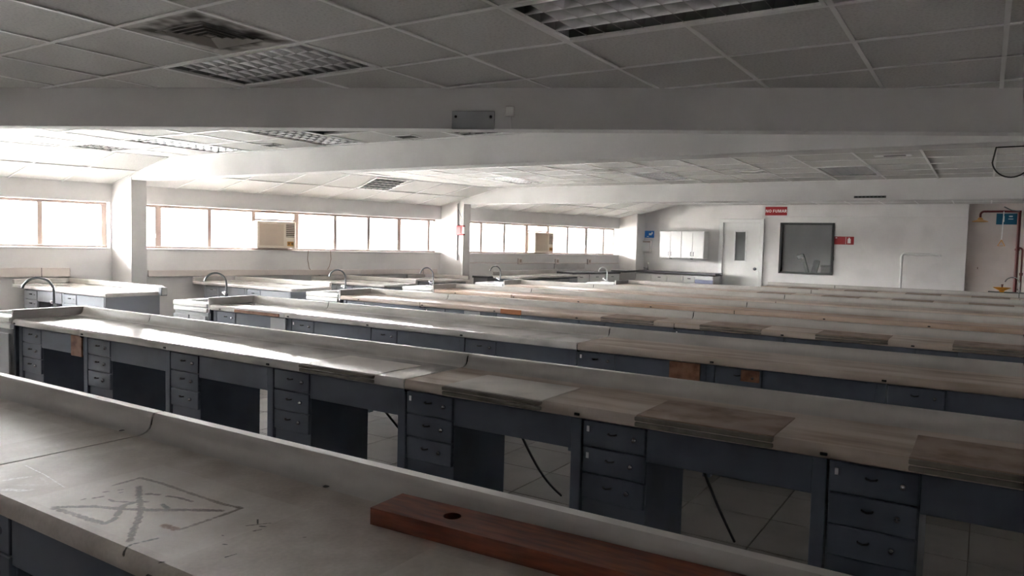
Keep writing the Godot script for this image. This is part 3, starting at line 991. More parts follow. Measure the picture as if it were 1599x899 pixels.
# ---------------------------------------------------------------- peninsulas on the window side
func peninsula(x0: float, x1: float, z0: float, z1: float, where: String, rail_back := true) -> void:
	var t := thing("wall_bench_worktop", "bright white worktop of %s" % where, "worktop", V(x0, 0, z0), 0.0, "worktops against the window wall")
	var L := x1 - x0
	var D := z1 - z0
	box(t, "top", M.lam[0], Vector3(L / 2, 0.745, -D / 2), Vector3(L, 0.045, D), 0.01)
	if rail_back:
		box(t, "backsplash", M.rail, Vector3(L / 2, 0.798, -D + 0.02), Vector3(L, 0.068, 0.04), 0.01)
	box(t, "backsplash", M.rail, Vector3(0.02, 0.798, -D / 2), Vector3(0.04, 0.068, D), 0.01)
	var c := thing("wall_bench_cabinet", "grey cabinet with drawers and kneehole under %s" % where, "cabinet", V(x0, 0, z0 + 0.03), 0.0, "cabinets against the window wall")
	var w := L - 0.06
	box(c, "end_panel", M.cab_lit, Vector3(w - 0.012, 0.361, -D / 2 + 0.03), Vector3(0.024, 0.722, D - 0.06), 0.002)
	box(c, "back_panel", M.cab_lit, Vector3(w / 2 + 0.1, 0.40, -D + 0.08), Vector3(w - 0.24, 0.64, 0.02))
	var n := 2
	var x := 0.24
	var step := (w - 0.26) / n
	for k in n:
		box(c, "post", M.cab_lit, Vector3(x + 0.02, 0.361, -0.02), Vector3(0.04, 0.722, 0.04), 0.002)
		box(c, "pedestal", M.cab_lit, Vector3(x + 0.19, 0.42, -D / 2 + 0.05), Vector3(0.28, 0.6, D - 0.14), 0.002)
		for j in 3:
			var d := box(c, "drawer", M.cab_lit, Vector3(x + 0.19, 0.655 - 0.112 * j, 0.0), Vector3(0.272, 0.106, 0.016), 0.003)
			box(d, "handle", M.black, Vector3(0.0, 0.01, 0.014), Vector3(0.05, 0.012, 0.014), 0.003)
			box(d, "lock", M.chrome, Vector3(0.09, 0.006, 0.012), Vector3(0.014, 0.014, 0.01), 0.004)
		box(c, "apron", M.cab_lit, Vector3(x + (0.34 + step) / 2, 0.65, -0.004), Vector3(step - 0.34, 0.13, 0.018), 0.002)
		x += step

func make_peninsulas() -> void:
	peninsula(-10.36, -8.22, 4.55, 5.26, "first window-wall bench, left of the square pillar")
	var ob := thing("outlet_box", "small grey outlet box on end of the white worktop beside the square pillar", "outlet", V(-8.2, 0.74, 5.2))
	box(ob, "box", M.grey, Vector3(0.03, 0.03, 0), Vector3(0.06, 0.1, 0.08), 0.006)
	box(ob, "cover", M.rail_steel, Vector3(0.063, 0.03, 0), Vector3(0.006, 0.08, 0.06), 0.002)
	peninsula(-9.86, -7.72, 6.74, 7.46, "second window-wall bench, right of the square pillar")
	peninsula(-9.25, -7.66, 8.47, 9.25, "third window-wall bench, behind the middle tap")
	peninsula(-8.9, -7.98, 10.42, 11.12, "last bench before the pillar with the red box")
	var st := thing("low_cabinet", "low grey cabinet with black top beside the pillar with the red box", "cabinet", V(-8.2, 0, 11.52))
	box(st, "body", M.cab_light, Vector3(0.16, 0.39, -0.2), Vector3(0.32, 0.78, 0.34), 0.004)
	box(st, "top", M.dark_top, Vector3(0.16, 0.80, -0.2), Vector3(0.36, 0.04, 0.38), 0.005)
	# the long bench under the far windows
	var t := thing("wall_bench_worktop", "narrow bright white worktop under the farthest windows", "worktop", V(-7.78, 0, 11.6), 0.0, "worktops against the window wall")
	box(t, "top", M.lam[0], Vector3(0.28, 0.81, -1.23), Vector3(0.58, 0.045, 2.46), 0.008)
	box(t, "backsplash", M.rail, Vector3(-0.02, 0.87, -1.23), Vector3(0.03, 0.10, 2.46), 0.006)
	var c := thing("wall_bench_cabinet", "grey cabinet with three double doors under the farthest windows", "cabinet", V(-7.78, 0, 11.64), 0.0, "cabinets against the window wall")
	box(c, "body", M.cab, Vector3(0.26, 0.41, -1.2), Vector3(0.5, 0.74, 2.38), 0.003)
	for k in 6:
		var d := box(c, "door", M.cab_light if k > 1 else M.cab, Vector3(0.518, 0.42, -0.2 - 0.396 * k), Vector3(0.016, 0.66, 0.38), 0.003)
		box(d, "handle", M.steel, Vector3(0.016, 0.2, -0.14 if k % 2 == 0 else 0.14), Vector3(0.014, 0.1, 0.014), 0.004)
	# white wall cupboards with a black top, turning the corner to the far wall
	var wc := thing("base_cabinet_run", "white base cabinets under the dark top in the far left corner", "cabinet")
	wc.transform = wall_xf * Transform3D(Basis(), Vector3(8.82, 0, 0.01))
	box(wc, "body", M.cab_white, Vector3(0.78, 0.42, 0.27), Vector3(1.56, 0.80, 0.52), 0.003)
	for k in 3:
		var d := box(wc, "door", M.cab_white, Vector3(0.27 + 0.52 * k, 0.36, 0.54), Vector3(0.50, 0.56, 0.018), 0.003)
		box(d, "handle", M.steel, Vector3(0.2 if k != 1 else -0.2, 0.16, 0.016), Vector3(0.014, 0.1, 0.016), 0.005)
		var dr := box(wc, "drawer", M.cab_white, Vector3(0.27 + 0.52 * k, 0.74, 0.54), Vector3(0.50, 0.15, 0.018), 0.003)
		box(dr, "handle", M.steel, Vector3(0, 0.02, 0.016), Vector3(0.09, 0.014, 0.016), 0.005)
	var fc := thing("base_cabinet_run", "white base cabinets with lilac drawers along the far wall below the wall cupboard", "cabinet", V(-6.95, 0, 16.37))
	box(fc, "body", M.cab_white, Vector3(0.93, 0.43, -0.26), Vector3(1.86, 0.80, 0.50), 0.003)
	var widths := [[0.02, 0.39, 0], [0.41, 0.77, 1], [0.79, 1.15, 0], [1.17, 1.43, 1]]
	for q in widths:
		var d := box(fc, "door", M.cab_white, Vector3((q[0] + q[1]) / 2, 0.45, 0.0), Vector3(q[1] - q[0], 0.72, 0.018), 0.003)
		if q[2] == 1:
			box(d, "handle", M.grey, Vector3(0, 0.31, 0.014), Vector3(0.07, 0.02, 0.016), 0.005)
		else:
			box(d, "handle", M.steel, Vector3((q[1] - q[0]) * 0.4, 0.16, 0.014), Vector3(0.016, 0.1, 0.016), 0.005)
	for k in 4:
		box(fc, "drawer", M.cab_white if k == 0 else M.lilac, Vector3(1.64, 0.79 - 0.07 * minf(k, 1) - maxf(0, k - 1) * 0.16 - (0.05 if k > 0 else 0.0), 0.0), Vector3(0.4, 0.07 if k == 0 else 0.14, 0.018), 0.003)
	var bt := thing("dark_worktop", "dark grey L-shaped worktop in the far left corner under the wall cupboard", "worktop", V(-6.95, 0, 16.37))
	var here := bt.transform.affine_inverse()
	var wing := here * wall_xf * Transform3D(Basis(), Vector3(9.6, 0.845, 0.29))
	mi(bt, "wing", box_mesh(Vector3(1.6, 0.04, 0.58), 0.004), M.dark_top, wing.origin, wing.basis)
	box(bt, "wing", M.dark_top, Vector3(0.96, 0.875, -0.24), Vector3(1.90, 0.045, 0.54), 0.004)
	box(bt, "corner", M.dark_top, Vector3(-0.16, 0.875, 0.33), Vector3(0.36, 0.045, 0.62), 0.004)
	var gb := thing("splash_panel", "grey splash panel standing on the wall behind the dark worktop", "panel")
	gb.transform = wall_xf * Transform3D(Basis(), Vector3(9.3, 0.98, 0.012))
	box(gb, "panel", M.rail_steel, Vector3.ZERO, Vector3(1.0, 0.12, 0.02), 0.003)
	gooseneck(V(-6.82, 0.90, 16.78), Vector3(0.5, 0, 1).normalized(), 0.2, "small chrome tap on dark worktop left of the wall cupboard", M.chrome)

# ---------------------------------------------------------------- lamps, vents
func troffer(ix: int, kz: int, along_x: bool, label: String, long := true) -> void:
	var lx := PX * (2 if along_x and long else 1)
	var lz := PZ * (2 if not along_x and long else 1)
	var t := thing("troffer_lamp", label, "ceiling lamp", V(0.02 + PX * ix + lx / 2, CEIL, 2.06 + PZ * kz + lz / 2), 0.0, "louvred ceiling lamps, switched off")
	var a := lx - 0.03
	var b := lz - 0.03
	var s := new_st()
	for q in [-1, 1]:
		bx(s, Vector3(q * (a / 2 - 0.008), 0.004, 0), Vector3(0.018, 0.014, b), 0.002)
		bx(s, Vector3(0, 0.004, q * (b / 2 - 0.008)), Vector3(a, 0.014, 0.018), 0.002)
	mi(t, "frame", s.commit(), M.tee)
	s = new_st()
	bx(s, Vector3(0, 0.118, 0), Vector3(a, 0.01, b))
	for q in [-1, 1]:
		bx(s, Vector3(q * (a / 2 - 0.003), 0.06, 0), Vector3(0.006, 0.11, b))
		bx(s, Vector3(0, 0.06, q * (b / 2 - 0.003)), Vector3(a, 0.11, 0.006))
	mi(t, "housing", s.commit(), M.lamp_in)
	var L := maxf(a, b) - 0.03
	var S := minf(a, b) - 0.03
	var n := 12 if long else 6
	for k in range(1, n):
		var p := -L / 2 + L * k / n
		var wedge := new_st()
		blade(wedge, S, 0.05)
		mi(t, "louvre_blade", wedge.commit(), M.louver, Vector3(p, 0.006, 0) if a > b else Vector3(0, 0.006, p), Basis(Vector3.UP, PI / 2) if a > b else Basis())
	for k in range(1, 4):
		var p := -S / 2 + S * k / 4
		var wedge := new_st()
		blade(wedge, L, 0.05)
		mi(t, "louvre_blade", wedge.commit(), M.louver, Vector3(0, 0.006, p) if a > b else Vector3(p, 0.006, 0), Basis() if a > b else Basis(Vector3.UP, PI / 2))
	for k in 3:
		var p := -S / 3 + S / 3 * k
		var ts := new_st()
		var e := L / 2 - 0.03
		if a > b:
			tube(ts, [Vector3(-e, 0.086, p), Vector3(e, 0.086, p)], 0.013, 10)
		else:
			tube(ts, [Vector3(p, 0.086, -e), Vector3(p, 0.086, e)], 0.013, 10)
		mi(t, "lamp_tube", ts.commit(), M.tube)

func blade(s: SurfaceTool, length: float, high: float) -> void:   # V-shaped louvre blade along x
	var h := length / 2
	var w := 0.011
	var p := [Vector3(0, 0, -0.0015), Vector3(0, 0, 0.0015), Vector3(0, high, w), Vector3(0, high, -w)]
	var X := Vector3(h, 0, 0)
	var ns := [Vector3(0, -1, 0), Vector3(0, -0.2, 1), Vector3(0, 1, 0), Vector3(0, -0.2, -1)]
	for i in 4:
		face(s, [p[i] - X, p[i] + X, p[(i + 1) % 4] + X, p[(i + 1) % 4] - X], ns[i].normalized())

func diffuser(at: Vector3, size: float, label: String, m: Material) -> void:
	var t := thing("air_diffuser", label, "air vent", at, 0.0, "square ceiling air vents")
	for k in 5:
		var a := size * (1.0 - 0.19 * k)
		var s := new_st()
		for q in 4:
			var bs := Basis(Vector3.UP, PI / 2 * q)
			# sloping ring blade
			var o := a / 2
			var i2 := a / 2 - size * 0.052
			var y0 := -0.004 - 0.002 * k
			var y1 := y0 + 0.006
			face(s, [bs * Vector3(-o, y0, o), bs * Vector3(o, y0, o), bs * Vector3(i2, y1, i2), bs * Vector3(-i2, y1, i2)], bs * Vector3(0, -0.8, -0.5).normalized())
			face(s, [bs * Vector3(-o, y0 + 0.003, o), bs * Vector3(o, y0 + 0.003, o), bs * Vector3(i2, y1 + 0.003, i2), bs * Vector3(-i2, y1 + 0.003, i2)], bs * Vector3(0, 0.8, 0.5).normalized())
			face(s, [bs * Vector3(-o, y0, o), bs * Vector3(o, y0, o), bs * Vector3(o, y0 + 0.003, o), bs * Vector3(-o, y0 + 0.003, o)], bs * Vector3(0, 0, 1))
			face(s, [bs * Vector3(-i2, y1, i2), bs * Vector3(i2, y1, i2), bs * Vector3(i2, y1 + 0.003, i2), bs * Vector3(-i2, y1 + 0.003, i2)], bs * Vector3(0, 0, -1))
		mi(t, "ring" if k < 4 else "centre_plate", s.commit(), m)
	box(t, "centre_plate", m, Vector3(0, 0.0, 0), Vector3(size * 0.13, 0.004, size * 0.13), 0.001)
	box(t, "duct", M.black, Vector3(0, 0.03, 0), Vector3(size * 0.9, 0.01, size * 0.9))

func soot_tile() -> StandardMaterial3D:
	var im := Image.create(256, 256, false, Image.FORMAT_RGB8)
	var f := FastNoiseLite.new()
	f.frequency = 0.011
	f.fractal_octaves = 3
	f.seed = 5
	for y in 256:
		for x in 256:
			var u := absf(x - 128) / 128.0
			var v := absf(y - 128) / 128.0
			var e := maxf(u, v)
			var k := clampf((0.96 - e) * 2.0 + f.get_noise_2d(x, y) * 0.9, 0.0, 1.0)
			k *= clampf((1.02 - e) * 5.0, 0, 1)
			im.set_pixel(x, y, Color(0.86, 0.85, 0.84).lerp(Color(0.17, 0.15, 0.135), k * 0.93))
	var m := StandardMaterial3D.new()
	m.albedo_texture = ImageTexture.create_from_image(im)
	m.roughness = 0.95
	return m

func make_ceiling_things() -> void:
	troffer(-7, 1, true, "louvred ceiling lamp beside the sooty air vent, nearest the left")
	troffer(-3, 1, true, "large louvred ceiling lamp at the top of the picture, right of the sooty vent")
	troffer(-15, 4, false, "short louvred lamp in the bright ceiling left of the square pillar", false)
	troffer(-13, 4, false, "louvred lamp behind the front beam, above the square pillar")
	troffer(-10, 4, false, "louvred lamp behind the front beam, second from the window")
	troffer(-7, 4, false, "louvred lamp mostly hidden behind the front beam, above the grey plate")
	troffer(-11, 12, false, "louvred lamp in front of the far beam, nearest the red-box pillar")
	troffer(-7, 12, false, "louvred lamp in front of the far beam, middle of three")
	troffer(-3, 12, false, "louvred lamp in front of the far beam, rightmost of three")
	# sooty vent
	var st := thing("sooty_ceiling_tile", "ceiling tile blackened with soot around the nearest air vent", "ceiling tile", V(0.02 - PX * 5.5, CEIL + 0.009, 2.06 + PZ * 0.5))
	box(st, "tile", soot_tile(), Vector3.ZERO, Vector3(PX - 0.008, 0.012, PZ - 0.008))
	diffuser(V(0.02 - PX * 5.5, CEIL - 0.002, 2.06 + PZ * 0.5), 0.36, "dirty square air vent in the sooty tile above the left", M.dirty)
	diffuser(V(-2.58, CEIL - 0.004, 9.73), 0.36, "square air vent in the far ceiling between two lamps", M.tee)
	diffuser(V(-4.35, CEIL - 0.004, 9.0), 0.36, "pale square air vent in the far ceiling left of the middle lamp", M.tee)
	var sl := thing("slot_vent", "small slot vent in the ceiling right of the rightmost far lamp", "air vent", V(-0.86, CEIL - 0.003, 8.5))
	box(sl, "plate", M.tee, Vector3.ZERO, Vector3(0.34, 0.008, 0.14), 0.002)
	box(sl, "slot", M.black, Vector3(0.02, -0.005, 0.01), Vector3(0.2, 0.004, 0.05))
	var spots := [[-6.55, 5.42, "left"], [-4.72, 5.5, "right"]]
	for q in spots:
		var sp := thing("ceiling_grille", "small dark square grille in the ceiling behind the front beam, %s of two" % q[2], "air vent", V(q[0], CEIL - 0.002, q[1]), 0.0, "small ceiling grilles")
		box(sp, "plate", M.tee, Vector3.ZERO, Vector3(0.24, 0.008, 0.16), 0.002)
		for k in 4:
			box(sp, "slot", M.black, Vector3(0, -0.005, -0.05 + 0.033 * k), Vector3(0.19, 0.004, 0.02))
	# lamp laid in the sloping ceiling strip
	var t := thing("troffer_lamp", "louvred lamp in the sloping ceiling above the air conditioner windows", "ceiling lamp")
	var slope := Basis(Vector3.RIGHT, atan2(-(CEIL - 2.112), 1.26))
	t.transform = Transform3D(wall_xf.basis * slope, wall_xf * Vector3(3.75, 2.112 + (CEIL - 2.112) * 0.78, 0.98))
	var s := new_st()
	for q in [-1, 1]:
		bx(s, Vector3(q * 0.29, -0.012, 0), Vector3(0.02, 0.014, 0.58), 0.002)
		bx(s, Vector3(0, -0.012, q * 0.29), Vector3(0.6, 0.014, 0.02), 0.002)
	mi(t, "frame", s.commit(), M.tee)
	box(t, "reflector", M.lamp_in, Vector3(0, -0.006, 0), Vector3(0.56, 0.004, 0.56))
	for k in range(1, 5):
		box(t, "louvre_blade", M.grey, Vector3(-0.28 + 0.56 * k / 5, -0.012, 0), Vector3(0.012, 0.012, 0.56))
		box(t, "louvre_blade", M.grey, Vector3(0, -0.013, -0.28 + 0.56 * k / 5), Vector3(0.56, 0.012, 0.012))
	# grille under the far beam
	var gr := thing("beam_grille", "dark slotted grille along lower edge of the far beam", "air vent", V(-1.56, 2.2, 11.25))
	box(gr, "plate", M.grey, Vector3(0.17, 0, 0.004), Vector3(0.4, 0.03, 0.008), 0.002)
	for k in 8:
		box(gr, "slot", M.black, Vector3(0.0 + 0.048 * k, 0, 0.009), Vector3(0.03, 0.014, 0.003))
	# hanging cable loop
	var cl := thing("cable_loop", "black cable loop hanging from the ceiling at the right", "cable", V(0.02, CEIL, 8.15))
	s = new_st()
	var pts := [Vector3(0, 0.0, 0)]
	for i in range(1, 20):
		var a := PI * i / 20
		pts.append(Vector3(0.125 - 0.15 * cos(a) - 0.0, -0.12 - 0.16 * sin(a), 0.01))
	pts.append(Vector3(0.26, 0, 0))
	tube(s, pts, 0.007, 8)
	mi(cl, "cable", s.commit(), M.rubber)
	s = new_st()
	tube(s, [Vector3(0, -0.006, 0), Vector3(0.26, -0.004, 0)], 0.006, 8)
	mi(cl, "top_run", s.commit(), M.rubber)
	# plate and box on the front beam
	var dir := Vector3(1, 0, -0.475).normalized()
	var bb := Basis(dir, Vector3.UP, dir.cross(Vector3.UP))
	var pl := thing("blanking_plate", "dark grey plate with two screws low on the front beam", "plate")
	pl.transform = Transform3D(bb, V(-2.855, 2.225, 2.535 + 0.475 * (-2.855 + 5.9)) + bb.z * 0.006)
	box(pl, "plate", M.plate, Vector3.ZERO, Vector3(0.28, 0.118, 0.012), 0.003)
	for q in [-1, 1]:
		var ks := new_st()
		lathe(ks, [[0.0, 0.005], [0.007, 0.004], [0.009, 0.0]], Transform3D(Basis(Vector3.RIGHT, PI / 2), Vector3(q * 0.115, 0.022, 0.006)), 10)
		mi(pl, "screw", ks.commit(), M.black)
	var jb := thing("junction_box", "small white junction box on the front beam right of the grey plate", "box")
	jb.transform = Transform3D(bb, V(-2.64, 2.283, 2.535 + 0.475 * (-2.64 + 5.9)) + bb.z * 0.012)
	box(jb, "box", M.wall, Vector3.ZERO, Vector3(0.062, 0.066, 0.026), 0.005)
	box(jb, "cover", M.tee, Vector3(0, 0, 0.014), Vector3(0.046, 0.05, 0.004), 0.002)
	box(jb, "conduit", M.wall, Vector3(0.005, -0.07, -0.004), Vector3(0.012, 0.09, 0.012), 0.003)

# ---------------------------------------------------------------- fittings on the walls
func air_con(s0: float, w: float, label: String) -> void:
	var t := thing("window_air_conditioner", label, "air conditioner")
	t.transform = wall_xf * Transform3D(Basis(), Vector3(s0 + w / 2, 1.265, -0.1))
	box(t, "case", M.cream, Vector3(0, 0.22, -0.1), Vector3(w - 0.03, 0.42, 0.5), 0.012)
	box(t, "bezel", M.cream, Vector3(0, 0.22, 0.158), Vector3(w - 0.01, 0.425, 0.03), 0.01)
	var g2 := box(t, "intake_grille", M.tan, Vector3(-w * 0.13, 0.22, 0.172), Vector3(w * 0.62, 0.35, 0.012), 0.003)
	for k in 16:
		box(g2, "slat", M.tan, Vector3(0, -0.16 + 0.0213 * k, 0.008), Vector3(w * 0.6, 0.008, 0.006))
	var v := box(t, "outlet_vent", M.tan_dark, Vector3(w * 0.35, 0.29, 0.172), Vector3(w * 0.22, 0.21, 0.008), 0.002)
	for k in 7:
		box(v, "slat", M.cream, Vector3(0, -0.09 + 0.03 * k, 0.006), Vector3(w * 0.22, 0.012, 0.01), 0.002)
	var c := box(t, "control_panel", M.ochre, Vector3(w * 0.35, 0.08, 0.174), Vector3(w * 0.16, 0.07, 0.01), 0.003)
	for q in [-1, 1]:
		var ks := new_st()
		lathe(ks, [[0.0, 0.014], [0.012, 0.012], [0.013, 0.0]], Transform3D(Basis(Vector3.RIGHT, PI / 2), Vector3(q * w * 0.04, 0, 0.005)), 10)
		mi(c, "dial", ks.commit(), M.tan_dark)

func make_wall_things() -> void:
	air_con(2.04, 0.66, "cream window air conditioner between the square pillar and the red-box pillar")
	air_con(8.13, 0.58, "cream window air conditioner in the farthest windows, right of the red box")
	# cable looping down under the first unit
	var cb := thing("hanging_cable", "thin grey cable drooping from the sill below the first air conditioner", "cable")
	cb.transform = wall_xf
	var s := new_st()
	tube(s, [Vector3(2.94, 1.24, 0.03), Vector3(2.93, 1.1, 0.03), Vector3(2.96, 0.95, 0.03), Vector3(3.04, 0.86, 0.03), Vector3(3.15, 0.83, 0.03), Vector3(3.26, 0.87, 0.03), Vector3(3.33, 0.98, 0.03), Vector3(3.36, 1.1, 0.03), Vector3(3.35, 1.24, 0.03)], 0.006, 6)
	mi(cb, "cable", s.commit(), M.alu)
	# raceways
	for q in [[-3.2, -0.52, 0.845, 0.965, "cream cable trunking on the window wall left of the square pillar"], [0.46, 5.6, 0.835, 0.925, "pale cable trunking along the window wall behind the middle benches"]]:
		var t := thing("cable_trunking", q[4], "trunking")
		t.transform = wall_xf
		var L: float = q[1] - q[0]
		box(t, "duct", M.wall_pink, Vector3(q[0] + L / 2, (q[2] + q[3]) / 2, 0.02), Vector3(L, q[3] - q[2], 0.04), 0.004)
		box(t, "joint", M.seam, Vector3(q[1] - 0.33, (q[2] + q[3]) / 2, 0.041), Vector3(0.006, q[3] - q[2], 0.004))
	var tl := thing("conduit", "thin white conduit along the wall below the farthest windows", "conduit")
	tl.transform = wall_xf
	s = new_st()
	tube(s, [Vector3(6.2, 1.045, 0.012), Vector3(11.0, 1.045, 0.012)], 0.01, 6)
	mi(tl, "pipe", s.commit(), M.wall_pink)
	for k in 3:
		var o := thing("wall_outlet", "small white outlet below the farthest windows, %s of three" % ["left", "middle", "right"][k], "outlet", Vector3.ZERO, 0.0, "outlets below the farthest windows")
		o.transform = wall_xf * Transform3D(Basis(), Vector3([7.76, 8.88, 9.94][k], 1.078, 0.0))
		box(o, "plate", M.wall_pink, Vector3(0, 0, 0.02), Vector3(0.12, 0.12, 0.04), 0.006)
		box(o, "socket", M.alu, Vector3(0, 0.01, 0.042), Vector3(0.05, 0.06, 0.004), 0.001)
	# fire call box on the pillar
	var fb := thing("fire_call_box", "red fire call box on the white pillar between the window bays", "alarm box", V(-8.28, 1.665, 11.25))
	box(fb, "box", M.red, Vector3(0, 0, 0.03), Vector3(0.17, 0.18, 0.06), 0.008)
	box(fb, "bell", M.wall, Vector3(0.085, 0, 0.045), Vector3(0.05, 0.13, 0.05), 0.01)
	box(fb, "cover", M.red_pipe, Vector3(-0.02, 0, 0.062), Vector3(0.09, 0.12, 0.006), 0.002)
	var cd := thing("conduit", "grey vertical conduit on the pillar beside the red box", "conduit", V(-8.37, 0, 11.25))
	s = new_st()
	tube(s, [Vector3(0, 1.2, 0.015), Vector3(0, 2.16, 0.015)], 0.014, 8)
	mi(cd, "pipe", s.commit(), M.rail_steel)
	box(cd, "switch", M.wall, Vector3(0, 1.16, 0.02), Vector3(0.05, 0.11, 0.04), 0.005)
	var wr := thing("wire", "thin wire slanting down the pillar to the red box", "wire", V(-8.33, 0, 11.24))
	s = new_st()
	tube(s, [Vector3(-0.02, 2.05, 0.01), Vector3(0.06, 1.9, 0.01), Vector3(0.075, 1.76, 0.01)], 0.004, 6)
	mi(wr, "strand", s.commit(), M.grey)
	# far wall, left to right
	var bs := thing("safety_sign", "blue safety sign with white pictogram left of the wall cupboard", "sign", V(-6.91, 1.755, 16.9))
	box(bs, "panel", M.blue, Vector3(0, 0, 0.006), Vector3(0.35, 0.165, 0.012), 0.002)
	s = new_st()
	bx(s, Vector3(0.08, 0.0, 0.0125), Vector3(0.07, 0.05, 0.002))
	bx(s, Vector3(0.125, 0.028, 0.0125), Vector3(0.03, 0.05, 0.002))
	bx(s, Vector3(-0.12, 0.03, 0.0125), Vector3(0.05, 0.03, 0.002))
	bx(s, Vector3(-0.13, -0.05, 0.0125), Vector3(0.03, 0.03, 0.002))
	bx(s, Vector3(0.02, -0.055, 0.0125), Vector3(0.05, 0.016, 0.002))
	mi(bs, "pictogram", s.commit(), M.white)
	var dp := thing("towel_dispenser", "white paper towel dispenser under the blue sign", "dispenser", V(-6.91, 1.46, 16.9))
	box(dp, "case", M.wall, Vector3(0, 0, 0.05), Vector3(0.26, 0.29, 0.10), 0.012)
	box(dp, "front", M.white, Vector3(0, -0.02, 0.104), Vector3(0.2, 0.2, 0.012), 0.006)
	box(dp, "band", M.alu, Vector3(0, 0.115, 0.102), Vector3(0.24, 0.03, 0.008), 0.002)
	var uc := thing("wall_cupboard", "white four door cupboard hung on the far wall above the dark worktop", "cupboard", V(-6.47, 1.21, 16.9))
	box(uc, "body", M.cab_white, Vector3(0.53, 0.31, 0.15), Vector3(1.06, 0.62, 0.30), 0.004)
	for k in 4:
		var d := box(uc, "door", M.cab_white, Vector3(0.134 + 0.264 * k, 0.31, 0.31), Vector3(0.258, 0.61, 0.02), 0.003)
		var hs := new_st()
		var hx := 0.1 if k % 2 == 0 else -0.1
		tube(hs, [Vector3(hx, -0.25, 0.01), Vector3(hx, -0.25, 0.035), Vector3(hx, -0.17, 0.035), Vector3(hx, -0.17, 0.01)], 0.006, 6)
		mi(d, "handle", hs.commit(), M.steel)
	for k in 2:
		box(uc, "under_clip", M.grey, Vector3(0.27 + 0.5 * k, -0.012, 0.28), Vector3(0.06, 0.02, 0.03), 0.004)
	var nf := thing("no_smoking_sign", "red NO FUMAR sign with white letters above the dark window", "sign", V(-3.93, 2.30, 16.88))
	box(nf, "panel", M.red, Vector3(0, 0, 0.006), Vector3(0.46, 0.185, 0.012), 0.002)
	var tm := TextMesh.new()
	var fo := SystemFont.new()
	fo.font_names = PackedStringArray(["Droid Sans"])
	fo.font_weight = 700
	tm.font = fo
	tm.text = "NO FUMAR"
	tm.font_size = 48
	tm.pixel_size = 0.0018
	tm.depth = 0.003
	mi(nf, "lettering", tm, M.white, Vector3(0, 0, 0.0135))
	var rs := thing("extinguisher_sign", "red extinguisher sign with white pictogram right of the dark window", "sign", V(-2.535, 1.685, 16.9))
	box(rs, "panel", M.red, Vector3(0, 0, 0.006), Vector3(0.38, 0.165, 0.012), 0.002)
	box(rs, "stripe", M.white, Vector3(0.035, 0, 0.0125), Vector3(0.008, 0.15, 0.002))
	s = new_st()
	bx(s, Vector3(0.1, -0.01, 0.013), Vector3(0.06, 0.09, 0.002), 0.0)
	bx(s, Vector3(0.1, 0.045, 0.013), Vector3(0.03, 0.03, 0.002), 0.0)
	bx(s, Vector3(-0.15, 0.055, 0.013), Vector3(0.03, 0.02, 0.002), 0.0)
	mi(rs, "pictogram", s.commit(), M.white)
	# things seen through the dark window
	var ch := thing("leaning_stand", "dark grey stand with a tilted flat head behind the dark window", "stand", V(-3.48, 0, 17.4))
	box(ch, "post", M.charcoal, Vector3(0.12, 1.08, 0), Vector3(0.07, 0.5, 0.07), 0.008, Basis(Vector3.BACK, 0.28))
	box(ch, "head", M.charcoal, Vector3(0.0, 1.32, 0), Vector3(0.15, 0.1, 0.10), 0.01, Basis(Vector3.BACK, 0.35))
	box(ch, "base", M.charcoal, Vector3(0.18, 0.42, 0), Vector3(0.4, 0.84, 0.3), 0.01)
	var sl := thing("leaning_slab", "dark grey slab leaning beside the stand behind the dark window", "panel", V(-3.2, 0.84, 17.4))
	box(sl, "slab", M.charcoal, Vector3(0.03, 0.2, 0), Vector3(0.11, 0.44, 0.06), 0.01, Basis(Vector3.BACK, -0.22))
	box(sl, "edge", M.cab_dark, Vector3(-0.03, 0.2, 0.01), Vector3(0.015, 0.42, 0.06), 0.003, Basis(Vector3.BACK, -0.22))
	var bxn := thing("storage_box", "dark brown box in the corner behind the dark window", "box", V(-2.86, 0, 17.45))
	box(bxn, "carton", M.box_brown, Vector3(0, 0.57, 0), Vector3(0.34, 1.14, 0.35), 0.006)
	box(bxn, "lid", M.box_brown, Vector3(0, 1.13, 0), Vector3(0.36, 0.03, 0.37), 0.004)
	# white pipe bent over like a goal post
	var wp := thing("white_pipe", "white pipe rising behind the benches and bending right before the far wall", "pipe", V(-1.42, 0, 16.6))
	s = new_st()
	var pts := [Vector3(0, 0.02, 0), Vector3(0, 1.38, 0)]
	pts.append_array(arc(Vector3(0.06, 1.38, 0), Vector3(0, 1.38, 0), Vector3(0.06, 1.44, 0)))
	pts.append(Vector3(0.62, 1.44, 0))
	pts.append_array(arc(Vector3(0.62, 1.40, 0), Vector3(0.62, 1.44, 0), Vector3(0.66, 1.40, 0), 5))
	tube(s, pts, 0.024, 10)
	mi(wp, "pipe", s.commit(), M.pvc)
	s = new_st()
	tube(s, [Vector3(0, 1.30, 0), Vector3(0, 1.37, 0)], 0.031, 10)
	tube(s, [Vector3(0.07, 1.44, 0), Vector3(0.13, 1.44, 0)], 0.031, 10)
	tube(s, [Vector3(0.56, 1.44, 0), Vector3(0.61, 1.44, 0)], 0.031, 10)
	mi(wp, "elbow", s.commit(), M.pvc)
	# emergency shower corner
	var ss := thing("shower_sign", "teal emergency shower sign on the right hand wall behind the red pipe", "sign", V(0.285, 2.15, 17.05))
	box(ss, "panel", M.teal, Vector3(0, 0, 0.006), Vector3(0.34, 0.21, 0.012), 0.002)
	s = new_st()
	bx(s, Vector3(-0.05, 0.0, 0.013), Vector3(0.02, 0.11, 0.002))
	bx(s, Vector3(0.06, 0.05, 0.013), Vector3(0.06, 0.022, 0.002))
	bx(s, Vector3(0.06, 0.0, 0.013), Vector3(0.08, 0.012, 0.002))
	mi(ss, "pictogram", s.commit(), M.white)
